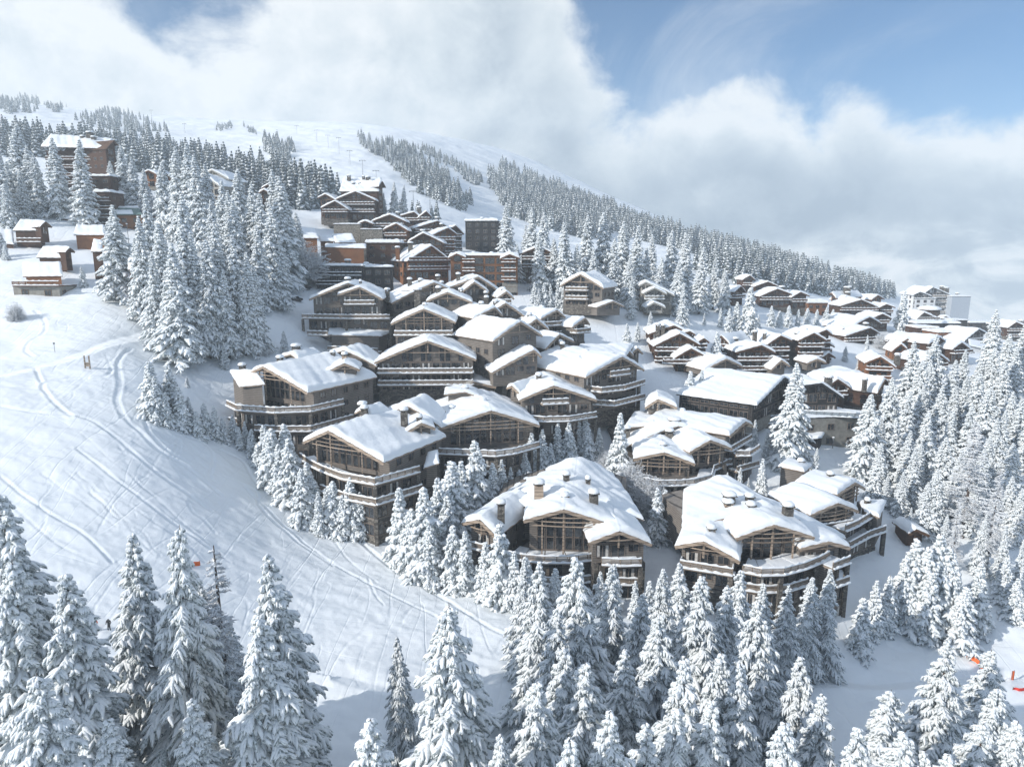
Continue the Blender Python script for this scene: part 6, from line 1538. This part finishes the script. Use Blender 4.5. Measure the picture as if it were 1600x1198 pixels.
grove([(985,718,790),(1002,740,805),(1018,745,812)], 'between the two lowest chalets', 'frosted birches', 'bush', 'round leafless rime-covered birch')
grove([(475,378,442,1.5),(236,300,345),(26,472,505)], 'on the left half of the hillside', 'frosted birches', 'bush', 'leafless rime-covered birch')
grove([(1065,790,850),(948,705,745)], 'close to the lowest chalets', 'frosted birches', 'bush', 'low rime-covered bush')

# distant woods: past three hundred of a kind, so one mass
def inside(poly, x, y):
    c = False; n = len(poly); j = n - 1
    for i in range(n):
        (xi, yi), (xj, yj) = poly[i], poly[j]
        if (yi > y) != (yj > y) and x < (xj - xi) * (y - yi) / (yj - yi) + xi: c = not c
        j = i
    return c
WOODS = [  # polygon of feet in photo pixels, count, tree height range in m
 ([(557,213),(590,222),(650,238),(700,282),(738,322),(720,332),(680,318),(640,290),(605,255),(565,228)], 430, (8, 16)),
 ([(650,228),(700,245),(760,285),(752,296),(700,262),(655,240)], 90, (8, 13)),
 ([(760,272),(800,292),(840,318),(900,345),(960,360),(940,378),(860,362),(800,340),(770,300)], 470, (11, 20)),
 ([(780,262),(850,286),(930,318),(1010,352),(1110,380),(1200,400),(1295,432),(1285,440),(1190,424),(1090,400),(980,372),(900,340),(830,308),(780,280)], 950, (14, 23)),
 ([(0,160),(30,150),(62,158),(60,176),(0,178)], 70, (10, 17)), ([(68,160),(105,166),(98,176),(72,176)], 25, (8, 14)),
 ([(115,185),(170,178),(230,190),(262,206),(210,212),(150,205)], 110, (9, 15)), ([(145,170),(180,172),(220,182),(180,186)], 30, (9, 14)),
 ([(335,198),(362,196),(366,205),(338,206)], 22, (6, 11)), ([(380,196),(400,203),(402,212),(382,206)], 12, (6, 11)),
 ([(412,222),(436,225),(440,240),(425,246),(414,236)], 30, (10, 18)), ([(436,225),(458,228),(460,238),(440,236)], 16, (9, 14)), ([(425,240),(452,244),(455,256),(430,256)], 26, (8, 13)),
 ([(0,215),(50,215),(120,222),(190,218),(240,225),(320,250),(400,268),(520,292),(530,310),(480,330),(400,320),(320,300),(240,285),(120,250),(0,245)], 520, (11, 21)),
 ([(1300,440),(1360,448),(1400,458),(1395,468),(1340,462),(1300,452)], 150, (15, 22)),
 ([(1150,432),(1240,440),(1310,452),(1300,462),(1220,456),(1150,448)], 120, (11, 17)),
 ([(1080,420),(1160,425),(1190,440),(1120,440)], 60, (12, 18)),
 ([(610,330),(640,330),(700,345),(690,350),(620,345)], 8, (8, 12)),
]
def far_template(seed):
    r = np.random.default_rng(seed); V, Q, mi = [], [], []; c = 0
    zs = np.linspace(0.06, 0.97, 11)
    for z in zs:
        n = 5; ph = r.random() * 6.28
        for i in range(n):
            a = ph + 6.283 * i / n + r.normal() * 0.2; L = 0.19 * (1 - z) ** 0.8 * (0.75 + 0.5 * r.random()) + 0.012
            d = np.array([math.cos(a), math.sin(a), 0]); s = np.array([-d[1], d[0], 0]); w = L * 0.42 + 0.01
            p0 = np.array([0, 0, z]); p1 = d * L * 0.6 + [0, 0, z - L * 0.18]; p2 = d * L + [0, 0, z - L * 0.62]
            th = 0.022
            pts = [p0 - s * w * 0.3, p0 + s * w * 0.3, p1 + s * w, p1 - s * w, p2 + s * w * 0.3, p2 - s * w * 0.3]
            lo = [p - np.array([0, 0, 0.045]) + d * 0.0 for p in pts]
            V += [p + [0, 0, th * 0.5] for p in pts] + lo; bare = 1 if r.random() < 0.34 else 0
            Q += [[c, c + 1, c + 2, c + 3], [c + 3, c + 2, c + 4, c + 5]]; mi += [bare, bare if r.random() < 0.7 else 0]
            Q += [[c + 7, c + 6, c + 9, c + 8], [c + 8, c + 9, c + 11, c + 10], [c + 1, c + 7, c + 8, c + 2], [c + 2, c + 8, c + 10, c + 4], [c + 4, c + 10, c + 11, c + 5], [c + 5, c + 11, c + 9, c + 3], [c + 3, c + 9, c + 6, c]]; mi += [1] * 7
            c += 12
    return np.array(V), np.array(Q), np.array(mi)
def build_woods():
    T = [far_template(k) for k in range(6)]
    Vs, Qs, Ms = [], [], []; c = 0; rr = random.Random(5)
    for poly, n, (h0, h1) in WOODS:
        xs = [p[0] for p in poly]; ys = [p[1] for p in poly]; k = 0; tries = 0
        while k < n and tries < n * 30:
            tries += 1
            x = rr.uniform(min(xs), max(xs)); y = rr.uniform(min(ys), max(ys))
            if not inside(poly, x, y): continue
            p = hit(x, y); h = rr.uniform(h0, h1)
            if math.sin(p[0] * 0.031 + 1.7) * math.cos(p[1] * 0.023) + 0.5 * math.sin(p[0] * 0.083 + p[1] * 0.06) < -0.55 and rr.random() < 0.8: continue
            V, Q, m_ = T[rr.randrange(6)]; a = rr.random() * 6.28; ca, sa = math.cos(a), math.sin(a); f = rr.uniform(0.85, 1.35)
            W = np.stack([(V[:, 0] * ca - V[:, 1] * sa) * h * f + p[0], (V[:, 0] * sa + V[:, 1] * ca) * h * f + p[1], V[:, 2] * h + p[2] - 0.3], 1)
            Vs.append(W); Qs.append(Q + c); Ms.append(m_); c += len(W); k += 1
    me = mesh_np('distant_wood', np.concatenate(Vs), quads=np.concatenate(Qs), mats=[M['snow_branch'], M['needles_far']], qm=np.concatenate(Ms))
    o = bpy.data.objects.new('distant_wood', me); link(o)
    tag(o, 'snow-dusted conifer woods far up the mountain and along the ridge', 'forest', kind='stuff')
build_woods()
# ------------------------------------------------------------------ mountain air
def haze_box():
    m = bpy.data.materials.new('mountain_air'); m.use_nodes = True; g = NT(m.node_tree); g.n.clear()
    out = g.node('ShaderNodeOutputMaterial'); v = g.node('ShaderNodeVolumePrincipled')
    v.inputs['Color'].default_value = (0.86, 0.95, 1.0, 1); v.inputs['Density'].default_value = 0.00032; v.inputs['Anisotropy'].default_value = 0.1
    g.l.new(v.outputs[0], out.inputs['Volume'])
    zlo = min((o.bound_box[0][2] for o in COL.objects if o.name == 'snow_ground'), default=-600) - 1.0
    x0, x1, y0, y1, z0, z1 = -2500, 2500, -2000, 1765, zlo, 322
    b = MB(); b.prism([(x0, y0, z1), (x1, y0, z1), (x1, y1, z1), (x0, y1, z1)], (0, 0, z0 - z1))
    o = b.build('haze', m); tag(o, 'thin cold haze softening the far slopes', 'haze', kind='stuff')
haze_box()
